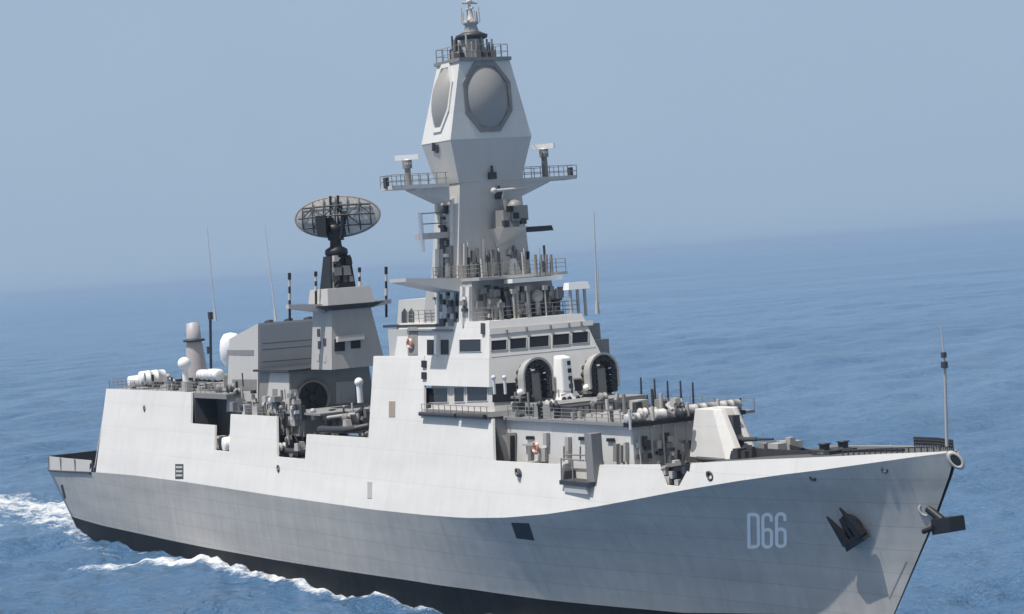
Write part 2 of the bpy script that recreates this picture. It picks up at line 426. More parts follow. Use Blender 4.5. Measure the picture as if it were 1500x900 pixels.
# bow strake, with its two cut-outs
DPX = [(722, 675.5), (820, 681), (880, 681.5), (960, 681), (1010, 679), (1100, 674), (1200, 670), (1300, 665), (1380, 662)]
def strake_y(x, z): return max(.02, hb(x)-SK*(z-zk(x)))
D = [march(u, v, strake_y) for u, v in DPX]
DX = [p[0] for p in D]+[163.3]; DZ = [p[2] for p in D]+[D[-1][2]+.05]
def zd(x): return float(np.interp(x, DX, DZ))
def cut(u): 
    return march(u, 690, strake_y)[0]
c1a, c1b, c2a, c2b = cut(823), cut(868), cut(962), cut(1011)
zc1 = march(845, 706, strake_y)[2]; zc2 = march(985, 712, strake_y)[2]
def strake(sgn):
    x8 = E8[0]; segs = [(st(E8, zd(x8)), (c1a, c1a, zd(c1a))), ((c1a, c1a, zc1), (c1b, c1b, zc1)), ((c1b, c1b, zd(c1b)), (c2a, c2a, zd(c2a)))]
    for a, b in segs: skin('bow_plating', dens(a, b, 1.0), SHIP, sgn=sgn)
    mid = (c2a+1.2, c2a+1.2, zc2); mie = (c2b-1.0, c2b-1.0, zc2)
    skin('bow_plating', dens((c2a, c2a, zd(c2a)), mid, .5)+dens(mid, mie, .8)[1:]+dens(mie, (c2b, c2b, zd(c2b)), .5)[1:], SHIP, sgn=sgn)
    xs = list(np.linspace(c2b, 162.9, 34)); skin('bow_plating', [(x, x, zd(x)) for x in xs], SHIP, th=.12, sgn=sgn)
strake(-1); strake(1)

# ------------------------------------------------------------------ decks
def deck(name, xs, zf, yf, mt, parent=SHIP, th=.15):
    mb = MB(); n = len(xs)
    top = [(x, s_*yf(x), zf(x)) for x in xs for s_ in (-1, 1)]
    mb.add(top, [(2*i, 2*i+2, 2*i+3, 2*i+1) for i in range(n-1)])
    return mb.build(name, mt, parent)
deck('flight_deck', np.linspace(.3, 20.6, 14), lambda x: 6.72+.04*x, lambda x: hb(x)-.15, 'deck')
def fz(x): return float(np.interp(x, [114, 126, 134, 140, 146, 163.3], [11.2, 11.4, 12.3, zd(140)-.12, zd(146)-.06, zd(163.2)-.05]))
deck('foredeck', np.linspace(114, 163.2, 40), fz, lambda x: max(.02, hb(x)-SK*(fz(x)-zk(x))-.1), 'deck')
deck('midships_deck', np.linspace(49, 92, 10), lambda x: 11.3, lambda x: sY(11.3)-.2, 'mgrey')
deck('hangar_roof', np.linspace(20.4, 57.2, 10), lambda x: Zs(200, 572)-.06, lambda x: sY(17.1)-.16, 'ldeck')
deck('upper_deck', np.linspace(91, 112.5, 8), lambda x: Zs(580, 522)-.08, lambda x: sY(21.0)-.18, 'ldeck')

# stern bulwark: pale hinged panels, both sides
for sgn in (-1, 1):
    mb = MB(); xs = np.linspace(.25, 19.9, 20); ztop = lambda x: float(np.interp(x, [0, 20], [8.5, 8.95] if sgn < 0 else [at(78, 660, y=7.5)[2], at(142, 652, y=8.3)[2]]))
    o_ = [(x, sgn*(hb(x)+.0), 6.78+.04*x+.02) for x in xs]; t_ = [(x, sgn*(hb(x)-.12), ztop(x)) for x in xs]
    oi = [(x, y-sgn*.12, z) for x, y, z in o_]; ti = [(x, y-sgn*.12, z) for x, y, z in t_]; n = len(xs)
    vs = o_+t_+oi+ti; fs = []
    for i in range(n-1): fs += [(i, i+1, n+i+1, n+i), (n+i, n+i+1, 3*n+i+1, 3*n+i), (2*n+i, 3*n+i, 3*n+i+1, 2*n+i+1)]
    fs += [(0, n, 3*n, 2*n), (n-1, 3*n-1, 4*n-1, 2*n-1)]
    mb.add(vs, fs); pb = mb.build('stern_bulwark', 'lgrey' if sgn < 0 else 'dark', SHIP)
    mb = MB(); mb.path([(x, sgn*(hb(x)+.06), 6.74+.04*x) for x in xs], .12); mb.build('rubbing_strake', 'dark', pb)
    for x in (.3, 6.5, 13.2): MB().box(x, x+.16, sgn*(hb(x)+.02)-.06, sgn*(hb(x)+.02)+.06, 6.9+.04*x, ztop(x)+.02).build('panel_post', 'mgrey', pb)
mb = MB(); mb.box(.35, .55, -7.3, 7.3, 6.75, 8.6); mb.build('stern_coaming', 'dark', SHIP)
patch('stern_fairlead', [(132, 679), (137, 679), (136, 696), (131, 696)], lambda u, v: at(u, v, y=-8.6), 'black', SHIP)

# ------------------------------------------------------------------ solid blocks given by their front face
def house(name, fb, ft, wb, wt, Lb, Lt, mt, parent=SHIP, yc=0, bevel=0):
    """fb, ft: pixel of the starboard front corner at bottom and top; wb, wt half breadths; Lb, Lt lengths aft"""
    pb = at(*fb, y=yc-wb); pt = at(*ft, y=yc-wt)
    mb = MB().hexa([(pb[0]-Lb, yc-wb, pb[2]), (pb[0], yc-wb, pb[2]), (pb[0], yc+wb, pb[2]), (pb[0]-Lb, yc+wb, pb[2])],
                   [(pt[0]-Lt, yc-wt, pt[2]), (pt[0], yc-wt, pt[2]), (pt[0], yc+wt, pt[2]), (pt[0]-Lt, yc+wt, pt[2])])
    o = mb.build(name, mt, parent, bevel); return o, pb, pt
class Face:
    """maps pixels onto the leaning front face, or the starboard face, of a house"""
    def __init__(s, p0, p1, p2):
        s.p = np.array(p0, float); s.n = np.cross(np.array(p1, float)-s.p, np.array(p2, float)-s.p); s.n /= np.linalg.norm(s.n)
        if np.dot(s.n, np.array(CAM)-s.p) < 0: s.n = -s.n
    def __call__(s, u, v):
        o, d = ray(u, v); t = np.dot(s.p-o, s.n)/np.dot(d, s.n); return o+t*d
def rect(u0, v0, u1, v1, sl=0): return [(u0, v0), (u1, v0+sl*(u1-u0)), (u1, v1+sl*(u1-u0)), (u0, v1)]
def onface(name, face, pts, mt, parent, proud=.03, thick=.06):
    return MB().plate([Vector(face(u, v))+Vector(face.n)*proud for u, v in pts], thick, face.n).build(name, mt, parent)
def framed(name, face, pts, parent, fr=.09, glass='glass', frame='lgrey'):
    """a window: raised frame and a pane"""
    P = [Vector(face(u, v)) for u, v in pts]; c = sum(P, Vector())/len(P); n = Vector(face.n)
    out = [p+(p-c).normalized()*fr for p in P]
    mb = MB(); k = len(P)
    vs = [p+n*.06 for p in out]+[p+n*.06 for p in P]+[p-n*.02 for p in out]+[p+n*.0 for p in P]
    fs = []
    for i in range(k):
        j = (i+1) % k
        fs += [(i, j, k+j, k+i), (2*k+i, 2*k+j, j, i), (k+i, k+j, 3*k+j, 3*k+i)]
    mb.add(vs, fs); f = mb.build(name, frame, parent)
    MB().plate([p+n*.012 for p in P], .03, n).build('pane', glass, f)
    return f

# ---- hangar forward bulkhead and the boat bay under the roof overhang, its shade painted into dark walls
mb = MB(); zr = Zs(200, 572)
mb.box(20.3, 49.2, -6.0, 6.0, 8, zr-.15, 0, 0)
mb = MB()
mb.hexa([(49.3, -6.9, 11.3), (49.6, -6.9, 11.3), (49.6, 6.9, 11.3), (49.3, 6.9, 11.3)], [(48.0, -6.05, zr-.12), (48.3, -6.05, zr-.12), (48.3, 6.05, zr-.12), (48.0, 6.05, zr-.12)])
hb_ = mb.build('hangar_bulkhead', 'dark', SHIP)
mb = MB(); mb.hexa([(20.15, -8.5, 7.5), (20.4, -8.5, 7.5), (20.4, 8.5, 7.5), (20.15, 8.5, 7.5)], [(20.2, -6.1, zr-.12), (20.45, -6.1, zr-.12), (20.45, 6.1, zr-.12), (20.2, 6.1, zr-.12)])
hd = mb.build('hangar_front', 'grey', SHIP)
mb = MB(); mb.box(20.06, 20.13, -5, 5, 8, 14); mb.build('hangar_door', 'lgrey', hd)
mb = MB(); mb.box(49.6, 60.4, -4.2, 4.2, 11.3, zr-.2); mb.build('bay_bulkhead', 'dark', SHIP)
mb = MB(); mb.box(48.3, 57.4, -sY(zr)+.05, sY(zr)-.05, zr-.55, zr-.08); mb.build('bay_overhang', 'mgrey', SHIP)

# ---- side fittings on the plating
patch('side_port', rect(257, 680, 269, 702), side, 'dark', SHIP)
for k in range(3): patch('port_louvre', rect(258.5, 683+k*6, 267.5, 686+k*6), side, 'grey', SHIP, proud=.06)
patch('side_vent', rect(538.5, 706, 545, 730), side, 'grey', SHIP)
patch('side_door', rect(570, 588, 579, 611), side, 'tan', SHIP)
for u, v in ((212, 599), (408, 687), (758, 693)):
    mb = MB(); c = Vector(side(u, v)); mb.lathe(c+Vector((0, .1, 0)), [(.42, -.1), (.42, .2), (.28, .22), (.28, .08), (0, .08)], 14, (0, -1, .26), .55, 1); mb.build('mooring_pipe', 'dark', SHIP)
c = march(1040, 698, strake_y); mb = MB(); mb.lathe(Vector(c)+Vector((0, .1, 0)), [(.42, -.1), (.42, .2), (.25, .22), (.25, .08), (0, .08)], 14, (.35, -.9, .2), .6, 1); mb.build('mooring_pipe', 'dark', SHIP)

# ------------------------------------------------------------------ midships: funnel, house, aft radar mast
p0, p1 = at(378, 606, y=-4.3), at(378, 474, y=-3.9); zz = at(336, 497, y=-4.0)
prof = [(p0[0]-8.5, p0[2], 4.3), (p0[0], p0[2], 4.3), (p1[0], p1[2], 3.9), (zz[0], zz[2], 4.0)]
fn = MB().add([(x, -y, z) for x, z, y in prof]+[(x, y, z) for x, z, y in prof], [(0, 1, 2, 3), (7, 6, 5, 4), (1, 5, 6, 2), (2, 6, 7, 3), (3, 7, 4, 0), (0, 4, 5, 1)]).build('funnel', 'lgrey', SHIP)
ff = Face(p0, p1, (p0[0], 3, p0[2])); fs_ = Face(p0, p1, p0-[5, 0, 0])
onface('casing_front', ff, [(380, 476), (462, 469), (462, 596), (380, 603)], 'lgrey', fn, .04)
for v in (503, 512, 530, 548, 566): onface('louvre', ff, [(384, v), (458, v-6), (458, v-4.5), (384, v+1.5)], 'mgrey', fn, .06)
onface('casing_panel', fs_, rect(333, 513, 372, 521), 'mgrey', fn); onface('casing_panel', fs_, rect(340, 556, 376, 572), 'mgrey', fn)
mb = MB(); q0 = at(338, 512, y=-3.2); mb.lathe(q0, [(0, -1.8), (.7, -1.65), (1.1, -1.0), (1.2, 0), (1.1, 1.0), (.7, 1.65), (0, 1.8)], 18, (0.1, 0, 1)); mb.build('radome', 'white', fn)
for yy in (-2.2, 0, 2.2): MB().tube((p1[0]-1, yy, p1[2]-.5), (p1[0]-1.2, yy, p1[2]+.1), .5).build('exhaust_pipe', 'dark', fn)

mh, p0, p1 = house('midships_house', (425, 612), (425, 545), 4.7, 4.3, 8, 7.6, 'mgrey')
mfr = Face(p0, p1, (p0[0], 3, p0[2])); msd = Face(p0, p1, p0-[5, 0, 0])
onface('house_side', msd, [(389, 606), (424, 607), (424, 547), (396, 546)], 'lgrey', mh, .04)
onface('house_door', msd, rect(400, 570, 407, 598), 'mgrey', mh, .08)
mb = MB(); c = Vector(mfr(458, 583)); n_ = Vector(mfr.n)
mb.lathe(c, [(1.8, -.1), (1.8, .35), (1.68, .4), (1.6, .3), (1.55, -.0)], 28, n_); mb.build('intake_ring', 'mgrey', mh)
mb = MB(); mb.lathe(c+n_*.06, [(1.6, 0), (.01, .01)], 28, n_); mb.build('intake_opening', 'black', mh)
mb = MB(); mb.lathe(c+n_*.12, [(.5, 0), (.45, .25), (0, .3)], 16, n_)
for k in range(6):
    a = k*math.pi/3; e1 = Vector((0, math.cos(a), math.sin(a)))
    mb.tube(c+n_*.2, c+n_*.15+e1*1.5, .07)
mb.build('intake_hub', 'black', mh)
for a in ((492, 560, 520, 592), (500, 572, 512, 590)):
    onface('wall_panel', mfr, rect(*a, sl=-.05), 'grey', mh, .05 if a[0] == 492 else .1)
mb = MB(); pz = p1[2]; mb.box(p1[0]-8, p1[0]+.9, -4.9, 5.2, pz, pz+.22); mb.build('roof_edge', 'dark', mh)
# lower step in front of the house, toward the boat deck
bdh, q0, q1 = house('boat_deck_house', (446, 640), (446, 606), 5.2, 5.0, 6, 6, 'mgrey')
mb = MB(); mb.box(q1[0]-5.5, q1[0]+5.0, -5.6, 5.0, q1[2]-.05, q1[2]+.15); mb.build('boat_deck', 'ldeck', bdh)
for u in range(392, 436, 7):
    b_ = at(u, 606, y=-5.2); t_ = at(u, 592, y=-5.2); MB().tube(b_, t_, .07).build('deck_stanchion', 'dark', bdh)

rm, p0, p1 = house('radar_mast', (486, 542), (486, 455), 2.9, 2.1, 4.8, 4.4, 'grey')
rfr = Face(p0, p1, (p0[0], 3, p0[2])); rsd = Face(p0, p1, p0-[5, 0, 0])
for u, v in ((465, 482), (466, 500), (474, 496), (464, 518), (474, 520)): onface('access_panel', rsd, rect(u, v, u+4, v+11), 'dark' if v < 515 else 'grey', rm, .05)
onface('mast_platform_front', rfr, [(492, 494), (531, 490), (531, 498), (492, 502)], 'lgrey', rm, .5, .5)
onface('mast_window', rfr, rect(490, 497, 505, 515, sl=-.05), 'black', rm, .05); onface('mast_window', rfr, rect(514, 494, 528, 511, sl=-.05), 'black', rm, .05)
mb = MB(); zt = p1[2]
mb.hexa([(p1[0]-4.6, -2.2, zt), (p1[0]+.2, -2.2, zt), (p1[0]+.2, 2.2, zt), (p1[0]-4.6, 2.2, zt)], [(p1[0]-5.2, -3.2, zt+.5), (p1[0]+.9, -3.2, zt+.5), (p1[0]+.9, 3.2, zt+.5), (p1[0]-5.2, 3.2, zt+.5)])
mb.build('mast_collar', 'dark', rm)
mb = MB(); mb.box(p1[0]-4.6, p1[0]+.1, -2.5, 2.5, zt+.5, zt+2.1, .3, .2); mb.build('mast_cap', 'lgrey', rm)
xm = p1[0]-1.8
for ua, va, ub, vb in ((472, 451, 421, 451), (512, 449, 571, 443)):
    a_, b_ = at(ua, va, x=xm), at(ub, vb, x=xm); k = 1 if b_[1] > a_[1] else -1
    MB().hexa([(xm-.6, a_[1], a_[2]-.5), (xm+.6, a_[1], a_[2]-.5), (xm+.35, b_[1], b_[2]-.1), (xm-.35, b_[1], b_[2]-.1)][::1 if k > 0 else -1],
              [(xm-.6, a_[1], a_[2]+.35), (xm+.6, a_[1], a_[2]+.35), (xm+.35, b_[1], b_[2]+.3), (xm-.35, b_[1], b_[2]+.3)][::1 if k > 0 else -1]).build('yardarm', 'lgrey', rm)
for u, v0, v1 in ((424.5, 470, 400), (463, 448, 398), (527, 440, 392), (566, 465, 391)):
    b_, t_ = Vector(at(u, v0, x=xm)), Vector(at(u-.5, v1, x=xm)); o = MB(); k = 7
    for i in range(k):
        a = b_.lerp(t_, i/k); b2 = b_.lerp(t_, (i+1)/k)
        mb = MB().tube(a, b2, .2 if i in (2, 4, 6) else .15)
        if i == 0: pole = mb.build('pole_antenna', 'dark', rm)
        else: o.v, o.f, o.sm, o.mi = o.v, o.f, o.sm, o.mi
        if i and i % 2 == 0: [pole.data.materials.append(M['white'])] if len(pole.data.materials) < 2 else None
    # banded upper part, one mesh
    me = MB()
    for i in range(k):
        me.tube(b_.lerp(t_, i/k), b_.lerp(t_, (i+1)/k), (.17 if i in (3, 6) else .13))
        for q in range(len(me.mi)-10, len(me.mi)): me.mi[q] = 1 if i in (3, 5) else 0
    bpy.data.objects.remove(pole); me.build('pole_antenna', ['black', 'lgrey'], rm)
# dark pedestal of the long-range radar
cx = at(492, 425, y=0); zt2 = cx[2]; px_ = cx[0]-1.0
P = lambda u, v: Vector(at(u, v, x=px_))
mb = MB()
b0, b1 = P(477, 426), P(514, 422); t0, t1 = P(479, 376), P(508, 372)
mb.hexa([(px_-1.4, b0.y, b0.z), (px_+1.2, b0.y, b0.z), (px_+1.2, b1.y, b0.z), (px_-1.4, b1.y, b0.z)], [(px_-.9, t0.y, t0.z), (px_+.8, t0.y, t0.z), (px_+.8, t1.y, t0.z), (px_-.9, t1.y, t0.z)])
ped = mb.build('radar_pedestal', 'black', rm)
mb = MB()
for k in range(5): mb.tube((px_+1.3, b0.y+.2+.1*k, b0.z+k*.65), (px_+1.1, b0.y+.9+.1*k, b0.z+k*.65+.5), .08)
mb.tube((px_+1.25, b0.y+.3, b0.z), (px_+.9, t0.y+.2, t0.z), .09); mb.box(px_+.9, px_+1.5, b0.y+.4, b0.y+1.2, b0.z+1.4, b0.z+2.2)
mb.build('pedestal_ladder', 'mgrey', rm)
mb = MB(); c = P(493, 373); mb.lathe(c, [(0, -.2), (1.0, -.2), (1.15, .1), (1.1, .5), (.6, .8), (.5, 2.0), (.75, 2.2), (.75, 2.9), (0, 3.0)], 18); mb.build('turntable', 'black', rm)
for k, (u, v, d_) in enumerate(((484, 412, .7), (500, 404, .8), (488, 396, .55), (503, 388, .6), (484, 384, .5), (497, 414, .5), (506, 413, .45))):
    c = P(u, v); MB().cube((px_+1.2, c.y, c.z), .6, d_, d_*1.2, .05, .05).build('pedestal_box', ['dark', 'mgrey', 'dark', 'black', 'grey', 'dark', 'mgrey'][k], rm)
# reflector: an open mesh dish, seen from behind
def dish():
    c = P(493, 317); W_, H_ = 4.25, 2.0
    nrm = Vector((.80, -.58, .10)).normalized()                # toward the viewer's side: we see its back
    ax = nrm.cross(Vector((0, 0, 1))).normalized()*-1; up = ax.cross(nrm).normalized()
    if up.z < 0: up = -up
    def pt(a, b): return c+ax*a*W_+up*b*H_-nrm*(-.95*(1-(a*a+b*b))+.5)
    mb = MB(); n = 44
    mb.path([pt(math.cos(2*math.pi*i/n), math.sin(2*math.pi*i/n)) for i in range(n+1)], .11)
    rim = mb.build('radar_dish', 'mgrey', rm)
    mb = MB(); k = 64
    for i in range(1, k):
        a = -1+2*i/k; h = math.sqrt(1-a*a)
        mb.path([pt(a, h*(-1+2*j/6)) for j in range(7)], .046, 4)
    k = 34
    for i in range(1, k):
        b = -1+2*i/k; h = math.sqrt(1-b*b)
        mb.path([pt(h*(-1+2*j/8), b) for j in range(9)], .046, 4)
    mb.build('dish_mesh', 'net', rm)
    mb = MB()
    for a in (-.8, -.55, -.28, 0, .28, .55, .8):
        h = math.sqrt(1-a*a)*.9; mb.path([pt(a, h*(-1+2*j/6))+nrm*.3 for j in range(7)], .075, 5)
    for b in (-.5, 0, .5):
        h = math.sqrt(1-b*b)*.9; mb.path([pt(h*(-1+2*j/8), b)+nrm*.3 for j in range(9)], .085, 5)
    for a0, b0_, a1, b1_ in ((-.8, 0, -.55, .5), (-.55, .5, -.28, 0), (-.28, 0, 0, .5), (0, .5, .28, 0), (.28, 0, .55, .5), (.55, .5, .8, 0), (-.55, -.5, -.28, 0), (.28, 0, .55, -.5)):
        mb.tube(pt(a0, b0_)+nrm*.32, pt(a1, b1_)+nrm*.32, .06, n=5)
    mb.build('dish_truss', 'dark', rm)
    mb = MB()
    b = P(493, 352)
    mb.hexa([b+ax*-.75-nrm*.3, b+ax*.75-nrm*.3, b+ax*.75+nrm*.6, b+ax*-.75+nrm*.6], [b+ax*-.9+up*2.2-nrm*.1, b+ax*-.1+up*2.2-nrm*.1, b+ax*-.1+up*2.2+nrm*.7, b+ax*-.9+up*2.2+nrm*.7])
    q = c+ax*-1.25+up*-1.5+nrm*.6; mb.hexa([q+ax*-.5+up*-.5, q+ax*.4+up*-.5, q+ax*.4+up*-.5+nrm*.8, q+ax*-.5+up*-.5+nrm*.8], [q+ax*-.6+up*1.5, q+ax*.4+up*1.5, q+ax*.4+up*1.5+nrm*.8, q+ax*-.6+up*1.5+nrm*.8])
    mb.tube(b+ax*.5+nrm*.4, c+ax*.9+up*.4+nrm*.4, .3); mb.tube(b+ax*.9+up*.3+nrm*.4, c+ax*.5+up*.9+nrm*.3, .2)
    mb.tube(c+ax*-.45+up*2.0+nrm*.3, b+ax*-.45+nrm*.5, .14); mb.tube(c+ax*.3+up*2.0+nrm*.3, b+ax*.35+nrm*.5, .14)
    mb.build('dish_yoke', 'black', rm)
dish()

# ------------------------------------------------------------------ forward superstructure, bridge
zu = Zs(580, 522)
# bridge block: front face runs from the deckhouse roof up to the brow
w0 = sY(16.2); w1 = sY(24.0)
pB, pT = side(716.5, 604), side(716.5, 471)
xb0, zb0, xb1, zb1 = pB[0]+.02, pB[2], pT[0], pT[2]
mb = MB()
mb.hexa([(91, -w0+1.0, 12), (xb0+.9, -w0+.9, 12), (xb0+.9, w0-.9, 12), (91, w0-1.0, 12)], [(91, -w0+.3, zb0), (xb0, -w0+.3, zb0), (xb0, w0-.3, zb0), (91, w0-.3, zb0)])
core = mb.build('bridge_base', 'grey', SHIP)
def wy(z): return sY(z)-.0
mb = MB()   # bridge: windows level, side walls continue the ship's side; brow leans out
za = Zs(700, 567)
mb.hexa([(102.2, -wy(zb0)+.75, zb0), (xb0-.02, -wy(zb0)+.55, zb0), (xb0-.02, wy(zb0)-.55, zb0), (102.2, wy(zb0)-.75, zb0)],
        [(102.0, -wy(za)+.55, za), (side(716.5, 567)[0]-.02, -wy(za)+.4, za), (side(716.5, 567)[0]-.02, wy(za)-.4, za), (102.0, wy(za)-.55, za)])
brl = mb.build('bridge_lower', 'lgrey', SHIP)
xa = side(716.5, 567)[0]
z2 = Zs(716, 522)
mb = MB().hexa([(101.0, -wy(za), za), (xa, -wy(za), za), (xa, wy(za), za), (101.0, wy(za), za)],
               [(101.0, -wy(zu), zu), (side(716.5, 522)[0], -wy(zu), zu), (side(716.5, 522)[0], wy(zu), zu), (101.0, wy(zu), zu)])
bru = mb.build('bridge_wing', 'upper', SHIP)
xw = side(716.5, 522)[0]
mb = MB().hexa([(95, -wy(zu)+.02, zu+.0), (xw, -wy(zu)+.02, zu), (xw, wy(zu)-.02, zu), (95, wy(zu)-.02, zu)],
               [(95, -wy(zb1), zb1), (xb1, -wy(zb1), zb1), (xb1, wy(zb1), zb1), (95, wy(zb1), zb1)])
BR = mb.build('bridge', 'upper', SHIP)
bf = Face((xb1, -3, zb1), (xb1, 3, zb1), (xb0, 0, zb0)); bs = Face(pB, pT, pB-[5, 0, 0])
for u0, u1, v0, v1 in ((719.5, 741.5, 500, 514), (747, 770.5, 497, 512), (775.5, 803.5, 494, 509.5), (809.5, 833.5, 491, 506.5), (838, 861, 488, 503.5)):
    framed('window', bf, [(u0, v0), (u1, v0-.08*(u1-u0)), (u1, v1-.08*(u1-u0)), (u0, v1)], BR, frame='grey')
framed('window', bs, rect(673.5, 498, 705, 516, sl=-.02), BR, frame='upper')
for u0, u1 in ((626, 637), (646, 657)): onface('cabin_door', bs, rect(u0, 498, u1, 519.5), 'black', BR, .05)
onface('pipe_run', bs, rect(640, 492, 643.5, 520), 'white', BR, .3, .3); onface('cabin_recess', bs, rect(598, 479, 612, 520), 'mgrey', BR, .05)
onface('gutter', bs, rect(600, 483, 664, 485.5), 'mgrey', BR, .3, .25); onface('downpipe', bs, rect(707, 474, 711, 490), 'dark', BR, .2, .2)
onface('brow', bf, [(717, 482), (868, 470), (868, 477), (717, 491)], 'lgrey', BR, .1, .12)
for u, v in ((741, 488), (770, 484), (805, 481), (832, 478), (850, 476)):
    c = Vector(bf(u, v))+Vector(bf.n)*.2; MB().tube(c-Vector((0, 0, .2)), c+Vector((0, 0, .2)), .1).build('brow_lamp', 'mgrey', BR)
# wing box on the port side of the bridge, and a sponson lower down
mb = MB(); c0 = at(873, 470, x=110.5); mb.box(106, 111.0, 5.0, c0[1]+.1, c0[2]-5.5, c0[2]-.2, .1, 0); mb.build('port_wing', 'mgrey', SHIP)
mb = MB(); c0 = at(889, 498, x=111.5); mb.box(107, 111.8, 5.2, c0[1], c0[2]-2.3, c0[2]+.1); mb.build('port_wing_box', 'mgrey', SHIP)
# lower windows along the starboard walkway
sl_ = Face((xb0, -wy(zb0)+.55, zb0), (xa, -wy(za)+.4, za), (102.2, -wy(zb0)+.7, zb0))
for a in ((624, 569, 656.5, 590), (666, 568, 680.5, 589), (685, 566, 714.5, 588)): framed('window', sl_, rect(*a, sl=-.02), brl, frame='upper')
mb = MB(); zq = zw; mb.box(102.0, xb0+.4, -sY(zq)-.15, -sY(zq)+1.2, zq-.02, zq+.12); wk = mb.build('walkway', 'dark', SHIP)
mb = MB()
for i in range(12):
    x = 102.4+i*1.05; mb.tube((x, -sY(zq)-.1, zq), (x, -sY(zq)-.1, zq+1.0), .035, n=5)
for h in (.5, 1.0): mb.tube((102.4, -sY(zq)-.1, zq+h), (114.2, -sY(zq)-.1, zq+h), .03, n=5)
mb.build('walkway_railing', 'mgrey', wk)
mb = MB(); mb.tube((102.5, -sY(zq)-.35, zq+.18), (109, -sY(zq)-.35, zq+.18), .2); mb.tube((109.4, -sY(zq)-.35, zq+.2), (114, -sY(zq)-.35, zq+.2), .22)
mb.build('rolled_netting', 'dark', wk)
for v in (528, 545): patch('side_lamp', rect(620, v, 625.5, v+10), side, 'black', SHIP, proud=.2, thick=.3)

# ---- decks and houses round the foot of the main mast
uh, p0, p1 = house('upper_house', (640, 520), (640, 437), 3.7, 3.3, 8.2, 7.4, 'lgrey')
ufr = Face(p0, p1, (p0[0], 3, p0[2])); usd = Face(p0, p1, p0-[5, 0, 0])
mb = MB(); c = at(640, 476, y=-3.6); mb.box(c[0]-8.6, c[0]+2.8, -4.6, 4.6, c[2]-.1, c[2]+.12); mb.build('house_gallery', 'dark', uh)
for u in (589, 599): onface('gallery_door', usd, [(u, 472), (u, 458), (u+4, 452), (u+8, 458), (u+8, 472)], 'dark', uh, .06)
# after side cabins, starboard of the mast, with door openings
cab = Face((0, -4.6, 0), (1, -4.6, 0), (0, -4.55, 1))
def cabin(u0, v0, u1, v1, y, dpt, mt, name='cabin'):
    a, b = at(u0, v0, y=y), at(u1, v1, y=y)
    return MB().box(a[0], b[0], y, y+dpt, b[2], a[2]).build(name, mt, SHIP)
cb1 = cabin(568, 483, 599, 524, -4.75, 4, 'lgrey'); cb2 = cabin(610, 482, 670, 524, -4.45, 4, 'lgrey')
cf = bs
# mast base
mbh, p0, p1 = house('mast_base', (692, 472), (691, 412), 4.15, 3.85, 9.0, 8.2, 'grey')
nfr = Face(p0, p1, (p0[0], 3, p0[2])); nsd = Face(p0, p1, p0-[5, 0, 0])
zmb0, zmb1, xmb = p0[2], p1[2], p1[0]
for u in (641, 652, 663, 676, 686): onface('white_pilaster', nsd, rect(u, 420, u+5, 474), 'upper', mbh, .25, .3)
for u, v, a, b in ((646, 425, 6, 14), (657, 446, 5, 20), (669, 430, 6, 18), (681, 440, 4, 16)): onface('junction_box', nsd, rect(u, v, u+a, v+b), 'dark', mbh, .1)
mb = MB(); mb.box(xmb-7, xmb+1.6, -4.0, 4.6, zmb1, zmb1+.25); mb.build('mast_platform', 'grey', mbh)
a_, b_ = at(742, 413, x=xmb+1.4), at(815, 408, x=xmb+1.4)
MB().box(xmb+1.0, xmb+2.4, a_[1], b_[1], a_[2]-.15, a_[2]+.2).build('platform_edge', 'white', mbh)
a_, b_ = at(640, 415, x=xmb-4), at(583, 413, x=xmb-4)
MB().hexa([(xmb-5.5, b_[1], b_[2]-.05), (xmb-2.5, b_[1], b_[2]-.05), (xmb-1.5, a_[1]+1.5, a_[2]-1.0), (xmb-6, a_[1]+1.5, a_[2]-1.0)],
          [(xmb-5.5, b_[1], b_[2]+.25), (xmb-2.5, b_[1], b_[2]+.25), (xmb-1.5, a_[1]+1.5, a_[2]+.25), (xmb-6, a_[1]+1.5, a_[2]+.25)]).build('lookout_wing', 'lgrey', mbh)

# ------------------------------------------------------------------ main mast
def frus(mb, c0, c1):
    (x0, x1, y, z), (X0, X1, Y, Z) = c0, c1
    return mb.hexa([(x0, -y, z), (x1, -y, z), (x1, y, z), (x0, y, z)], [(X0, -Y, Z), (X1, -Y, Z), (X1, Y, Z), (X0, Y, Z)])
tb, tt = at(671, 408, y=-3.6), at(674, 274, y=-2.95)
tw = frus(MB(), (tb[0]-5.0, tb[0], 3.6, zmb1+.2), (tt[0]-4.3, tt[0], 2.95, tt[2]+.4)).build('mast_tower', 'lgrey', SHIP)
hb0, hm, ht = at(672, 268, y=-3.0), at(660, 205, y=-3.95), at(673, 90, y=-2.45)
lo = frus(MB(), (hb0[0]-4.0, hb0[0]+.15, 3.05, hb0[2]), (hm[0]-5.35, hm[0], 3.95, hm[2])).build('mast_head_lower', 'lgrey', SHIP)
hd_ = frus(MB(), (hm[0]-5.37, hm[0]+.02, 3.97, hm[2]), (ht[0]-4.1, ht[0], 2.45, ht[2])).build('mast_head', 'upper', SHIP)
tfr = Face(tb, tt, (tb[0], 3, tb[2])); tsd = Face(tb, tt, tb-[5, 0, 0])
hfr = Face(hm, ht, (hm[0], 3, hm[2])); hsd = Face(hm, ht, hm-[5, 0, 0])
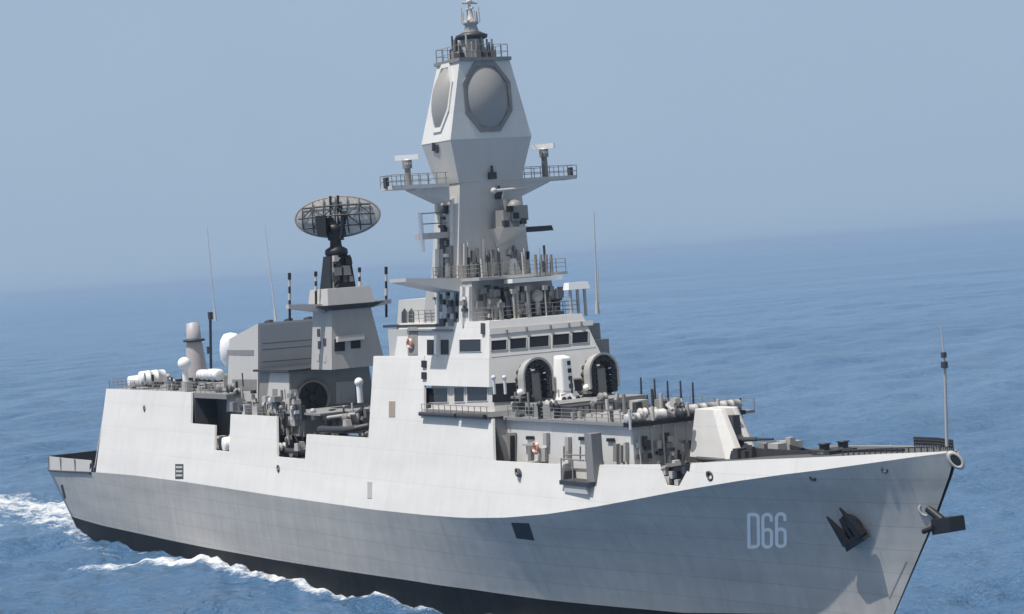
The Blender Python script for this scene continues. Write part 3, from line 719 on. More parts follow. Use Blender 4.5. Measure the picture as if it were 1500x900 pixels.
def array(fc, uc, wx, hz, horiz, par, fm_='mgrey'):
    """a fixed radar face: octagon frame and a shallow oval cover"""
    n = Vector(fc.n); c = Vector(fc(*uc)); h = Vector(horiz).normalized(); h = (h-n*h.dot(n)).normalized(); v = n.cross(h); v = v if v.z > 0 else -v
    oct_ = [c+h*wx*1.22*math.cos(R(22.5+45*i))+v*hz*1.18*math.sin(R(22.5+45*i)) for i in range(8)]
    mb = MB(); k = 8; inn = [c+(p-c)*.87 for p in oct_]
    vs = [p+n*.16 for p in oct_]+[p+n*.16 for p in inn]+[p-n*.05 for p in oct_]+[p-n*.02 for p in inn]; fs = []
    for i in range(k): j = (i+1) % k; fs += [(i, j, k+j, k+i), (2*k+i, 2*k+j, j, i), (k+i, k+j, 3*k+j, 3*k+i)]
    mb.add(vs, fs); fr = mb.build('radar_frame', fm_, par)
    mb = MB(); rings = 10; ns = 32; vs = [c+n*.84]
    for q in range(1, rings+1):
        f = q/rings
        for i in range(ns): vs.append(c+h*wx*f*math.cos(2*math.pi*i/ns)+v*hz*f*math.sin(2*math.pi*i/ns)+n*(.8*(1-f*f)+.04))
    fs = [(0, 1+i, 1+(i+1) % ns) for i in range(ns)]
    for q in range(rings-1):
        for i in range(ns): a = 1+q*ns+i; b = 1+q*ns+(i+1) % ns; fs.append((a, a+ns, b+ns, b))
    mb.add(vs, fs, True); mb.build('radar_cover', 'radome', par)
array(hfr, (713.5, 142), 2.05, 2.75, (0, 1, 0), hd_)
array(hsd, (648, 144), 1.5, 2.75, (1, 0, 0), hd_, 'upper')
hpt = Face((hm[0], -hm[1], hm[2]), (ht[0], -ht[1], ht[2]), (hm[0]-5, -hm[1], hm[2])); hpt.n = hpt.n if hpt.n[1] > 0 else -hpt.n
# port-side array, out of view from here
n2 = MB(); n2.lathe(((hm[0]+ht[0])/2-2.4, (3.97+2.45)/2, (hm[2]+ht[2])/2), [(1.6, -.1), (1.55, .2), (1.0, .5), (0, .6)], 24, (0, 1, .2), 1, 1); n2.build('radar_cover', 'radome', hd_)
# small fittings on the mast
lf = Face(hb0+[.15, 0, 0], hm, (hm[0], 3, hm[2])); lsd = Face(hb0, hm, hm-[5, 0, 0])
for fc, u, v, par in ((lf, 719, 257, lo), (tfr, 729, 286, tw)):
    c = Vector(fc(u, v)); mb = MB(); mb.box(c.x, c.x+.5, c.y-.3, c.y+.3, c.z-.35, c.z+.25); mb.tube(c+Vector((.3, 0, .2)), c+Vector((.3, 0, .8)), .1); mb.build('mast_camera', 'dark', par)
for u, v in ((636, 215), (641, 218)):
    onface('mast_vent', lsd, rect(u-2, v-6, u+2, v+6), 'dark', lo, .1)
# outrigger platforms with navigation radars
xo = tt[0]-1.9
def outrigger(ua, va, ub, vb, unav, vn0, vn1):
    a_, b_ = at(ua, va, x=xo), at(ub, vb, x=xo); k = 1 if b_[1] > a_[1] else -1
    z = a_[2]; zb_ = z
    tip = b_[1]; root = a_[1]
    mb = MB()
    B_ = [(xo-1.5, root, z-1.5), (xo+1.5, root, z-1.5), (xo+.8, root+(tip-root)*.55, z-.35), (xo-.8, root+(tip-root)*.55, z-.35)]
    T_ = [(xo-1.6, root, z-.12), (xo+1.6, root, z-.12), (xo+1.3, root+(tip-root)*.55, z-.12), (xo-1.3, root+(tip-root)*.55, z-.12)]
    mb.hexa(B_[::k], T_[::k])
    pts = [(xo-1.7, root, z), (xo+1.7, root, z), (xo+1.1, tip, z+.06), (xo-1.1, tip, z+.06)]
    mb.hexa([(x, y, q-.22) for x, y, q in pts][::k], [(x, y, q+.1) for x, y, q in pts][::k])
    o = mb.build('mast_outrigger', 'lgrey', tw)
    mb = MB()
    for f in np.linspace(.05, 1, 7):
        y = root+(tip-root)*f; xx = 1.6-.5*f
        for sx in (-1, 1): mb.tube((xo+sx*xx, y, z), (xo+sx*xx, y, z+1.05), .035, n=5)
    for h in (.55, 1.05):
        for sx in (-1, 1): mb.tube((xo+sx*1.6, root, z+h), (xo+sx*1.1, tip, z+h), .03, n=5)
        mb.tube((xo-1.1, tip, z+h), (xo+1.1, tip, z+h), .03, n=5)
    mb.build('platform_railing', 'mgrey', tw)
    n0, n1 = Vector(at(unav, vn0, x=xo)), Vector(at(unav-1, vn1, x=xo))
    mb = MB(); mb.tube((xo, n0.y, z), (xo, n0.y, n1.z-1.0), .3, .26, 10); mb.tube((xo, n0.y, n1.z-1.1), (xo, n0.y, n1.z-.4), .42, .42, 12)
    mb.build('radar_post', 'mgrey', tw)
    d = Vector((.55, .84, 0)) if k < 0 else Vector((.75, .66, .0)); c = Vector((xo, n0.y, n1.z-.2)); e = Vector((-d.y, d.x, 0))
    mb = MB(); mb.hexa([c-d*1.0-e*.2-Vector((0, 0, .2)), c+d*1.0-e*.2-Vector((0, 0, .2)), c+d*1.0+e*.2-Vector((0, 0, .2)), c-d*1.0+e*.2-Vector((0, 0, .2))],
                       [c-d*1.0-e*.2+Vector((0, 0, .25)), c+d*1.0-e*.2+Vector((0, 0, .25)), c+d*1.0+e*.2+Vector((0, 0, .25)), c-d*1.0+e*.2+Vector((0, 0, .25))])
    mb.ball(c-Vector((0, 0, .5)), .42); mb.build('navigation_radar', 'white', tw)
    mb = MB(); mb.box(xo-.25, xo+.25, tip-.15, tip+.15, z, z+.9); mb.build('platform_lamp', 'dark', tw)
outrigger(645, 272, 566, 273, 598.5, 268, 228)
outrigger(748, 265, 835, 250, 798.5, 252, 212)
# starboard array bracket and fire-control platform
a_, b_ = at(664, 343, x=tb[0]-2.5), at(617, 344, x=tb[0]-2.5)
mb = MB(); mb.box(tb[0]-3.8, tb[0]-1.2, b_[1], a_[1]+1, a_[2]-.3, a_[2]+.2); bk = mb.build('bracket_platform', 'grey', tw)
MB().box(tb[0]-2.6, tb[0]-2.2, b_[1]-.12, b_[1]+.12, a_[2]-1.4, a_[2]+2.0).build('antenna_panel', 'white', tw)
mb = MB()
for h in (1.0, 1.9): mb.tube((tb[0]-2, b_[1], a_[2]+h), (tb[0]-2, a_[1], a_[2]+h), .05, n=5)
mb.build('bracket_railing', 'mgrey', tw)
c = Vector(tfr(733, 345)); z = c.z
mb = MB(); mb.hexa([(c.x-.2, c.y-.6, z-1.0), (c.x+.1, c.y-.6, z-1.0), (c.x+.1, c.y+1.2, z-.6), (c.x-.2, c.y+1.2, z-.6)], [(c.x-.2, c.y-1.1, z+.6), (c.x+2.6, c.y-1.1, z+.6), (c.x+2.6, c.y+1.3, z+.6), (c.x-.2, c.y+1.3, z+.6)])
mb.build('director_platform', 'lgrey', tw)
mb = MB(); mb.box(c.x+.3, c.x+2.4, c.y-.9, c.y+.6, z+.6, z+2.1, .2, .1); mb.ball((c.x+1.6, c.y+.7, z+2.2), .75); mb.tube((c.x+1.2, c.y+.1, z+1.9), (c.x+1.2, c.y+.1, z+3.0), .4)
mb.box(c.x+1.9, c.x+2.6, c.y-.2, c.y+1.4, z+1.1, z+2.4); mb.build('fire_control_director', 'mgrey', tw)
for dy, dz in ((-.8, .7), (.2, 1.3), (.9, .8), (-.3, 1.9)): MB().cube((c.x+2.5, c.y+dy, z+dz), .4, .5, .5).build('director_sensor', 'black' if dz > 1 else 'dark', tw)
mb = MB(); mb.tube((c.x+1.2, c.y-.9, z+3.8), (c.x+1.2, c.y+2.2, z+3.9), .13); mb.tube((c.x+.6, c.y, z+2.6), (c.x+1.2, c.y, z+3.8), .1); mb.ball((c.x+1.2, c.y-1.0, z+3.8), .28); mb.build('director_antenna', 'lgrey', tw)
a_ = at(774, 336, x=tb[0]-1.5); mb = MB(); mb.box(tb[0]-2.6, tb[0]-.4, a_[1]-.8, a_[1]+1.9, a_[2]-.25, a_[2]+.2, .1, .1); mb.build('port_sponson', 'dark', tw)
# ladders, cable runs and equipment on the tower
for u, v, a, b, mt_ in ((652, 285, 4, 30, 'upper'), (662, 290, 4, 70, 'upper'), (645, 318, 8, 4, 'dark'), (645, 330, 8, 4, 'dark'), (647, 352, 14, 6, 'dark'), (640, 365, 6, 40, 'upper'), (652, 360, 4, 46, 'dark'), (656, 362, 8, 40, 'mgrey')):
    onface('cable_trunk', tsd, rect(u, v, u+a, v+b), mt_, tw, .22, .3)
for u, v, a, b, mt_ in ((697, 364, 3, 40, 'mgrey'), (706, 350, 3, 54, 'lgrey'), (716, 372, 3, 32, 'mgrey'), (728, 356, 2, 48, 'lgrey'), (742, 372, 9, 3, 'dark'), (684, 372, 3, 32, 'dark')):
    onface('front_pipe', tfr, rect(u, v, u+a, v+b), mt_, tw, .2, .25)
c = Vector(tfr(752, 402)); MB().hexa([(c.x, c.y-.6, c.z), (c.x+1.0, c.y-.6, c.z), (c.x+1.0, c.y+.3, c.z), (c.x, c.y+.3, c.z)], [(c.x-.3, c.y-.1, c.z+1.9), (c.x+.1, c.y-.1, c.z+1.9), (c.x+.1, c.y+.1, c.z+1.9), (c.x-.3, c.y+.1, c.z+1.9)]).build('mast_fin', 'white', tw)
# crown of the mast: gallery, antennas, lattice cone
zt = ht[2]; xc = ht[0]-2.0
mb = MB(); mb.box(xc-2.4, xc+2.25, -2.6, 2.5, zt, zt+.3); crown = mb.build('mast_gallery', 'mgrey', hd_)
mb = MB()
for sx in (-2.2, 2.0):
    for y in np.linspace(-2.4, 2.3, 8): mb.tube((xc+sx, y, zt+.3), (xc+sx, y, zt+1.4), .035, n=5)
    for h in (.8, 1.4): mb.tube((xc+sx, -2.4, zt+h), (xc+sx, 2.3, zt+h), .025, n=5)
for y in (-2.4, 2.3):
    for h in (.8, 1.4): mb.tube((xc-2.2, y, zt+h), (xc+2.0, y, zt+h), .025, n=5)
    for x in np.linspace(-2.2, 2.0, 5): mb.tube((xc+x, y, zt+.3), (xc+x, y, zt+1.4), .035, n=5)
mb.build('gallery_railing', 'mgrey', hd_)
for i in range(26):
    a = i*math.pi/13; rq = random.uniform(1.1, 1.9); x, y = xc+rq*math.cos(a), rq*1.15*math.sin(a); h = random.uniform(1.0, 2.3)
    mb = MB(); mb.tube((x, y, zt+.3), (x, y, zt+.3+h), .11, .08, 7); mb.box(x-.25, x+.25, y-.22, y+.22, zt+.3, zt+.3+h*.45); mb.build('sensor_horn', random.choice(['mgrey', 'grey', 'dark']), hd_)
mb = MB(); mb.lathe((xc, 0, zt+.3), [(1.1, 0), (1.0, 1.8), (.9, 1.9)], 12); mb.build('sensor_drum', 'grey', hd_)
zd_ = at(689, 53, x=xc)[2]
mb = MB(); mb.lathe((xc, 0, zd_-.2), [(.8, -.2), (1.35, 0), (1.4, .25), (.9, .45), (.85, .5)], 20); mb.build('sensor_disc', 'dark', hd_)
z3, z4, z5 = at(690, 34, x=xc)[2], at(690, 25, x=xc)[2], at(690, -4, x=xc)[2]
mb = MB(); mb.lathe((xc, 0, zd_+.2), [(.72, 0), (.5, z3-zd_-.4), (.68, z3-zd_-.3), (.66, z3-zd_-.05), (.3, z3-zd_+.2), (.22, z4-zd_+.4)], 14); mb.build('lattice_cone', 'grey', hd_)
mb = MB()
for i in range(7):
    a = i*2*math.pi/7; mb.tube((xc+.8*math.cos(a), .8*math.sin(a), z3), (xc+.75*math.cos(a), .75*math.sin(a), z3+1.0+.3*(i % 2)), .06, n=5)
mb.tube((xc, 0, z4-.2), (xc, 0, z5+.5), .13); mb.tube((xc, -.75, z5-.5), (xc, .75, z5-.5), .1); mb.tube((xc-.6, 0, z5-1.0), (xc+.6, 0, z5-1.0), .09)
mb.ball((xc, 0, z5-.4), .26); mb.build('topmast', 'lgrey', hd_)

# ------------------------------------------------------------------ forward deckhouse with the launch cells
dA, dB = at(741, 628, y=-5.1), at(925, 628, y=-5.1)
zdk = (dA[2]+dB[2])/2+.45; xf = dB[0]
mb = MB().hexa([(113, -5.1, 11), (xf+.1, -5.1, 11.2), (xf+.1, 5.1, 11.2), (113, 5.1, 11)], [(113, -5.0, zdk), (xf-.1, -5.0, zdk), (xf-.1, 5.0, zdk), (113, 5.0, zdk)])
DH = mb.build('deckhouse', 'upper', SHIP)
mb = MB(); mb.box(113, xf+.7, -5.35, 5.6, zdk, zdk+.22); roof = mb.build('deckhouse_roof', 'ldeck', SHIP)
dw = Face((113, -5.06, 12), (120, -5.06, 12), (113, -5.06, 14)); dfr = Face((xf+.1, 0, 12), (xf+.1, 3, 12), (xf+.05, 0, 14))
onface('recess_shade_panel', dw, rect(725, 634, 757, 676), 'mgrey', DH, .12, .1)  # flat grey panel; the shade of the recess is put into its colour
for u, v in ((772, 639), (849, 640), (868, 640), (890, 642)): onface('ventilator', dw, rect(u, v, u+11, v+5), 'black', DH, .12, .1)
for a, mt_ in (((752, 638, 756, 676), 'black'), ((793, 656, 803, 676), 'grey'), ((800, 634, 805, 652), 'grey'), ((832, 640, 837, 672), 'grey'), ((770, 650, 788, 653), 'grey'), ((862, 656, 868, 676), 'mgrey'), ((903, 650, 908, 676), 'mgrey'), ((912, 652, 915, 678), 'mgrey'), ((918, 648, 921, 676), 'grey'), ((778, 654, 782, 676), 'mgrey')):
    onface('wall_fitting', dw, rect(*a), mt_, DH, .3, .3)
mb = MB()
for u in (850, 874, 826): mb.tube(at(u, 676, y=-5.6), at(u, 654, y=-5.6), .07)
mb.tube(at(826, 666, y=-5.6), at(874, 668, y=-5.6), .06); mb.build('deck_rail', 'mgrey', DH)
# dark machinery on the forward bulkhead
rnd = random.Random(3)
for i in range(26):
    u = rnd.uniform(930, 1003); v = rnd.uniform(634, 672); a = rnd.uniform(4, 10); b = rnd.uniform(5, 16)
    onface('bulkhead_fitting', dfr, rect(u, v, min(u+a, 1010), v+b, sl=-.1), rnd.choice(['dark', 'mgrey', 'grey', 'dark', 'lgrey']), DH, rnd.uniform(.15, .7), .3)
mb = MB()
for k in range(9):
    y = -4.8+k*1.05; mb.tube((xf+.5, y, 12), (xf+.5, y, zdk), .09)
mb.build('bulkhead_pipe', 'grey', DH)
# upper step carrying the launchers
zs1 = zdk+.22; xs1 = at(815, 618, y=-4.2)[0]
mb = MB(); mb.box(xb0-.2, xs1, -4.4, 4.4, zs1, zs1+1.05, .0, .1); step = mb.build('launcher_deck', 'ldeck', SHIP)
zl_ = zs1+1.05
mb = MB(); xg = xs1+1.2; mb.box(xg-1, xg+1.4, -4.3, -.2, zs1, zs1+.95, .1, .1); gv = mb.build('louvre_box', 'dark', SHIP)
for k in range(7): MB().box(xg+1.4, xg+1.46, -4.2+k*.56, -3.85+k*.56, zs1+.1, zs1+.85).build('louvre', 'mgrey', gv)
# hatch covers of the launch cells
cells = MB()
for i in range(6):
    for j in range(4):
        x = xs1+2.2+i*1.5
        if x > xf-1.5: continue
        cells.box(x, x+1.25, -3.1+j*1.6, -1.8+j*1.6, zs1, zs1+.3, .06, .06)
cells.build('cell_hatches', 'grey', SHIP)
# long canisters lashed athwart the front edge
for y0, y1, z_, r_, mt_ in ((-5.7, -4.0, .38, .36, 'lgrey'), (-3.2, -.6, .42, .42, 'lgrey'), (-.4, 2.3, .5, .4, 'grey'), (2.4, 4.6, .5, .4, 'grey')):
    mb = MB(); mb.capsule((xf+.2, y0, zs1+z_), (xf+.2, y1, zs1+z_), r_); mb.build('deck_canister', mt_, SHIP)
mb = MB(); mb.box(xf-.3, xf+.9, -5.6, 4.6, zs1-.25, zs1+.08); mb.build('canister_rack_shade', 'black', SHIP)  # kept black to paint the shade under the canisters
for y in (-5.6, -3.6, -.5, 2.3): MB().tube((xf+.7, y, zs1-.4), (xf+.7, y, zs1+1.1), .13).build('rack_post', 'lgrey', SHIP)

# ---- two horseshoe rocket launchers
def launcher(xc_, yc_, z_, ztop):
    r = MB().lathe((xc_, yc_, z_), [(1.35, 0), (1.4, .25), (1.0, .35), (.8, .6)], 20).build('rocket_launcher', 'mgrey', SHIP)
    rr = 1.0; sp = ztop-rr*1.1-.2; cz = sp
    mb = MB(); mb.box(xc_-.5, xc_+.5, yc_-.42, yc_+.42, z_+.4, cz+.35, .05, .05); mb.build('launcher_yoke', 'mgrey', r)
    horse = [(yc_+rr*.98, cz-1.5+.5*k) for k in range(3)]+[(yc_+rr*math.cos(R(a)), cz+rr*1.1*math.sin(R(a))) for a in range(0, 181, 30)]+[(yc_-rr*.98, cz-.5-.5*k) for k in range(3)]
    mb = MB(); mz = []
    for y, z in horse:
        p = Vector((xc_-.8, y, z-.1)); q = Vector((xc_+.9, y, z+.1)); mb.tube(p, q, .24, n=10)
        mz.append(MB().lathe(q+Vector((.012, 0, 0)), [(.17, 0), (0, .01)], 10, (1, 0, .12)))
    mb.build('launch_tubes', 'dark', r); [q.build('tube_muzzle', 'black', r) for q in mz]  # dark tube colour paints in the shade inside the shield
    mb = MB(); ro, ri = 1.42, 1.26
    prof = lambda q: [(yc_-q, z_+1.5)]+[(yc_-q*math.cos(R(a)), cz+q*1.1*math.sin(R(a))) for a in range(0, 181, 12)]+[(yc_+q, z_+1.5)]
    O, I = prof(ro), prof(ri); n = len(O); x0, x1 = xc_+.0, xc_+.95
    vs = [(x0, y, z) for y, z in O]+[(x1, y, z+.12) for y, z in O]+[(x0, y, z) for y, z in I]+[(x1, y, z+.12) for y, z in I]
    fs = []
    for i in range(n-1): fs += [(i, n+i, n+i+1, i+1), (2*n+i, 2*n+i+1, 3*n+i+1, 3*n+i), (n+i, 3*n+i, 3*n+i+1, n+i+1), (i, i+1, 2*n+i+1, 2*n+i)]
    mb.add(vs, fs); mb.build('launcher_shield', 'grey', r)
    MB().box(xc_-.9, xc_+.0, yc_-1.2, yc_+1.2, z_+.5, cz+.5, .1, .15).build('launcher_drive', 'mgrey', r)
    for h in (.35, .8, 1.25): MB().box(xc_-.8, xc_+.8, yc_-1.75, yc_-1.2, z_+h, z_+h+.18).build('loading_rack', 'lgrey' if h < 1 else 'mgrey', r)
    MB().ball((xc_+.4, yc_-1.5, z_+1.75), .28).build('launcher_lamp', 'white', r)
    return r
zr_ = at(784, 602, y=-2.7); launcher(zr_[0], -2.7, zr_[2]-.1, at(784, 530, y=-2.7)[2])
zr2 = at(880, 595, y=2.7); launcher(zr2[0], 2.7, zr2[2]-.1, at(880, 523, y=2.7)[2])
# white loading tower between the launchers
c = at(829, 592, y=-.4)
mb = MB(); x, y, z = c
mb.hexa([(x-.9, y-.95, z), (x+.9, y-.95, z), (x+.9, y+1.2, z), (x-.9, y+1.2, z)], [(x-.6, y-.7, z+1.0), (x+.6, y-.7, z+1.0), (x+.6, y+.75, z+1.0), (x-.6, y+.75, z+1.0)])
lt = mb.build('loading_tower', 'white', SHIP)
mb = MB(); mb.hexa([(x-.75, y-.75, z+1.0), (x+.65, y-.6, z+1.0), (x+.65, y+.65, z+1.0), (x-.75, y+.65, z+1.0)], [(x-.6, y-.55, z+4.0), (x+.55, y-.5, z+3.85), (x+.55, y+.45, z+3.85), (x-.6, y+.5, z+4.0)]); mb.build('tower_column', 'white', lt, bevel=.15)
for k in range(4): MB().box(x+.64-.04*k, x+.74-.04*k, y+.05, y+.35, z+1.3+k*.62, z+1.65+k*.62).build('tower_slot', 'black', lt)
for dy in (-.6, -.1, .7): MB().lathe((x+.78, y+dy, z+.45), [(.2, -.05), (.2, .08), (0, .08)], 12, (1, 0, .3)).build('tower_port', 'black', lt)
# dark openings under the bridge windows
for a in ((721, 563, 764, 590), (772, 561, 812, 590), (816, 558, 852, 586), (856, 556, 893, 584)): onface('bridge_recess', Face((xb0, -3, zb0), (xb0, 3, zb0), (xa, 0, za)), rect(*a, sl=-.06), 'black', brl, .08)
for u in (723, 739): 
    c = at(u, 556, x=xb0+.9); mb = MB(); mb.tube(c-[0, 0, 1.2], c, .13); mb.ball(c+[0, 0, .15], .2); mb.build('signal_lamp', 'lamp', brl)

# ------------------------------------------------------------------ gun
gy = 1.5; ga, gb = at(1010, 669, y=-gy), at(1066, 667, y=-gy); gt0, gt1 = at(1018, 599, y=-1.1), at(1045, 597, y=-1.1)
z0, z1 = ga[2], gt0[2]
G = MB(); G.lathe((gb[0]-2.2, 0, z0-.9), [(2.2, 0), (2.2, .75), (2.35, .8), (2.35, .95), (0, .95)], 28); G = G.build('gun_turret', 'dark', SHIP)
xa_, xb_, xt0, xt1 = ga[0], gb[0], gt0[0], gt1[0]
mb = MB()
bot = [(xa_, -gy), (xb_-.3, -gy), (xb_+.45, -.85), (xb_+.5, -.34), (xb_-1.8, -.34), (xb_-1.8, .34), (xb_+.5, .34), (xb_+.45, .85), (xb_-.3, gy), (xa_, gy)]
top = [(xt0, -1.1), (xt1-.1, -1.1), (xt1+.35, -.68), (xt1+.4, -.33), (xt1-1.4, -.33), (xt1-1.4, .33), (xt1+.4, .33), (xt1+.35, .68), (xt1-.1, 1.1), (xt0, 1.1)]
n = len(bot); vs = [(x, y, z0) for x, y in bot]+[(x, y, z1) for x, y in top]
mb.add(vs, [(i, (i+1) % n, n+(i+1) % n, n+i) for i in range(n)]+[tuple(range(n, 2*n))]); mb.build('gun_shield', 'upper', G, bevel=.05)
mb = MB(); mb.box(xb_-1.7, xb_-.6, -.31, .31, z0+.2, z1-.5, .15); mb.tube((xb_-.9, -.32, z0+1.2), (xb_-.9, .32, z0+1.2), .45, n=14); mb.build('gun_cradle', 'dark', G)
mb = MB(); mb.tube((xb_-.9, 0, z0+1.25), (xb_+1.6, 0, z0+1.35), .2, .15, 12); mb.tube((xb_+1.6, 0, z0+1.35), (xb_+3.6, 0, z0+1.42), .11, .085, 10); mb.build('gun_barrel', 'dark', G)

# ------------------------------------------------------------------ forecastle gear
c = Vector(at(1100, 664, y=0))
for k in range(14):
    x = c.x+rnd.uniform(-1, 2.6); y = rnd.uniform(-2.2, 2.2); MB().cube((x, y, fz(x)), rnd.uniform(.4, 1.0), rnd.uniform(.4, 1.1), rnd.uniform(.3, .9), .05, .05).build('ready_locker', 'dark', SHIP)
# breakwater running to a point
x0 = at(1122, 664, y=0)[0]; x1 = at(1190, 661, y=0)[0]
for s_ in (-1, 1): MB().plate([(x1, s_*.2, fz(x1)), (x0, s_*1.6, fz(x0)), (x0, s_*1.6, fz(x0)+.75), (x1, s_*.2, fz(x1)+.2)], .1).build('breakwater', 'dark', SHIP)
c = at(1222, 662, y=0); mb = MB(); mb.lathe((c[0], -.8, fz(c[0])), [(.55, 0), (.55, .15), (.35, .25), (.35, .65), (.5, .75), (0, .8)], 14); mb.lathe((c[0], .8, fz(c[0])), [(.55, 0), (.55, .15), (.35, .25), (.35, .65), (.5, .75), (0, .8)], 14); mb.box(c[0]-1.1, c[0]+1.0, -1.2, 1.2, fz(c[0]), fz(c[0])+.3); mb.build('capstan', 'dark', SHIP)
# netted bow rail
xr0, xr1 = 155.6, 162.4
for s_ in (-1, 1):
    ye = lambda x: s_*max(.05, strake_y(x, zd(x))-.15)
    if s_ > 0 or True:
        mb = MB(); xs = np.linspace(xr0, xr1, 18)
        for x in xs: mb.tube((x, ye(x), zd(x)-.1), (x, ye(x), zd(x)+(.62 if s_ > 0 else .35)), .05, n=5)
        for h in ((.25, .45, .62) if s_ > 0 else (.35,)): mb.path([(x, ye(x), zd(x)+h) for x in xs], .05, 5)
        if s_ > 0:
            for i in range(len(xs)-1):
                mb.plate([(xs[i]+.06, ye(xs[i]), zd(xs[i])+.1), (xs[i+1]-.1, ye(xs[i+1]), zd(xs[i+1])+.1), (xs[i+1]-.1, ye(xs[i+1]), zd(xs[i+1])+.55), (xs[i]+.06, ye(xs[i]), zd(xs[i])+.55)], .04)
        mb.build('bow_rail', 'dark', SHIP)
mb = MB()
for x in (140.5, 142.5, 144.5, 146.8): mb.tube((x, .2, fz(x)), (x, .2, fz(x)+.4), .2); 
mb.path([(140, .3, fz(140)+.12), (147, .3, fz(147)+.12), (158, .15, fz(158)+.12)], .09); mb.build('anchor_chain', 'black', SHIP)
# jackstaff
jb, jm, jt = Vector(at(1387, 654, y=0)), Vector(at(1384, 530, y=0)), Vector(at(1378, 478, y=0))
J = MB().tube(jb, jm, .11, .085).tube(jm, jt, .06, .035).build('jackstaff', 'grey', SHIP)
for h0, h1, r_ in ((-.4, 0, .22), (.25, .6, .18)): MB().tube(jm+Vector((0, -.05, h0)), jm+Vector((0, -.05, h1)), r_).build('staff_lamp', 'dark', J)

# ------------------------------------------------------------------ whips, rails, loose fittings that belong to the ship
def whip(u0, v0, u1, v1, r0=.07, r1=.025, y=0, mt_='lgrey'):
    a, b = Vector(at(u0, v0, y=y)), Vector(at(u1, v1, y=y)); b.x = a.x+(b.x-a.x)
    mb = MB().tube(a, a.lerp(b, .12), r0*2.2, r0*1.6, 8).tube(a.lerp(b, .12), b, r0, r1, 6); return mb.build('whip_antenna', mt_, SHIP)
whip(316, 470, 303, 330, y=3); whip(404, 470, 388, 330, y=3)
whip(875, 460, 870, 310, .09, .03, y=5.6)
whip(877, 460, 876, 390, .05, .03, y=5.7)
a, b = Vector(at(309, 545, y=-1.5)), Vector(at(308, 460, y=-1.5)); mb = MB().tube(a, b, .16).tube(b-Vector((0, 0, .6)), b+Vector((0, 0, .2)), .3).tube(a+Vector((0, 0, 2)), a+Vector((0, 0, 2.8)), .3); mb.build('pole_antenna', 'dark', SHIP)
# signal lamps platform right of the mast base
c = Vector(at(848, 462, x=111)); mb = MB()
for dy in (-.7, 0, .7): mb.tube(c+Vector((0, dy, -.1)), c+Vector((0, dy, 2.2)), .14)
mb.build('searchlight_post', 'grey', SHIP)
mb = MB(); c2 = c+Vector((0, 0, 2.2)); mb.box(c2.x-.5, c2.x+.5, c2.y-1.1, c2.y+1.0, c2.z, c2.z+.6, .1, .1); mb.build('searchlight', 'white', SHIP)
def rail(name, pts, h=1.05, post=1.4, r=.035, mt_='mgrey', par=SHIP):
    mb = MB()
    for a, b in zip(pts, pts[1:]):
        a, b = Vector(a), Vector(b); n = max(1, int((b-a).length/post))
        for i in range(n+1): p = a.lerp(b, i/n); mb.tube(p, p+Vector((0, 0, h)), r, n=5)
        for q in (h*.36, h*.68, h): mb.tube(a+Vector((0, 0, q)), b+Vector((0, 0, q)), r*.7, n=5)
    return mb.build(name, mt_, par)
rail('hangar_rail', [(57, -6.0, zr), (21, -6.0, zr), (21, 6.0, zr), (57, 6.0, zr)])
rail('bridge_roof_rail', [(96, -4.2, zb1), (xb1-.2, -4.2, zb1), (xb1-.2, 4.2, zb1), (96, 4.2, zb1)], 1.1, 1.1)
rail('mast_base_rail', [(xmb-6.8, -3.9, zmb1+.25), (xmb+1.5, -3.9, zmb1+.25), (xmb+1.5, 4.5, zmb1+.25)], 1.1, .9)
rail('deckhouse_rail', [(115, -5.25, zs1), (xf+.5, -5.25, zs1)], .9, 1.6)
rail('deckhouse_rail', [(115, 5.5, zs1), (xf+.8, 5.5, zs1)], .9, 1.6)
rail('midships_rail', [(60.5, -6.3, 15.1), (72, -6.3, 15.1)], 1.0, 1.2)
# tall stanchions on the port edge of the deckhouse
for u, v0, v1 in ((940, 592, 553), (960, 591, 555), (979, 592, 558), (998, 594, 558), (1016, 598, 560), (1086, 640, 583)):
    a, b = Vector(at(u, v0, y=5.3)), Vector(at(u-1.5, v1, y=5.3)); MB().tube(a, b, .1, .07).build('tall_stanchion', 'dark', SHIP)
# tapered exhaust mast aft
c = at(288, 548, y=0.5); t = at(287, 472, y=.5); mb = MB(); L = t[2]-c[2]
mb.lathe(c, [(1.3, -1), (1.15, L*.2), (.95, L*.55), (.85, L*.62)], 16); ex = mb.build('satellite_mast', 'pink', SHIP)
mb = MB(); mb.lathe((c[0], c[1], c[2]+L*.62), [(.85, 0), (1.25, .05), (1.25, .3), (.8, .35)], 18); mb.build('mast_ring', 'dark', ex)
mb = MB(); mb.lathe((c[0], c[1], c[2]+L*.64), [(.85, .3), (.72, L*.34), (0, L*.36)], 16); mb.build('mast_cap', 'pink', ex)
c = Vector(at(270, 533, y=-3)); mb = MB().ball(c, .75); mb.tube(c-Vector((0, 0, 2.2)), c-Vector((0, 0, .5)), .35); mb.build('satellite_dome', 'white', SHIP)
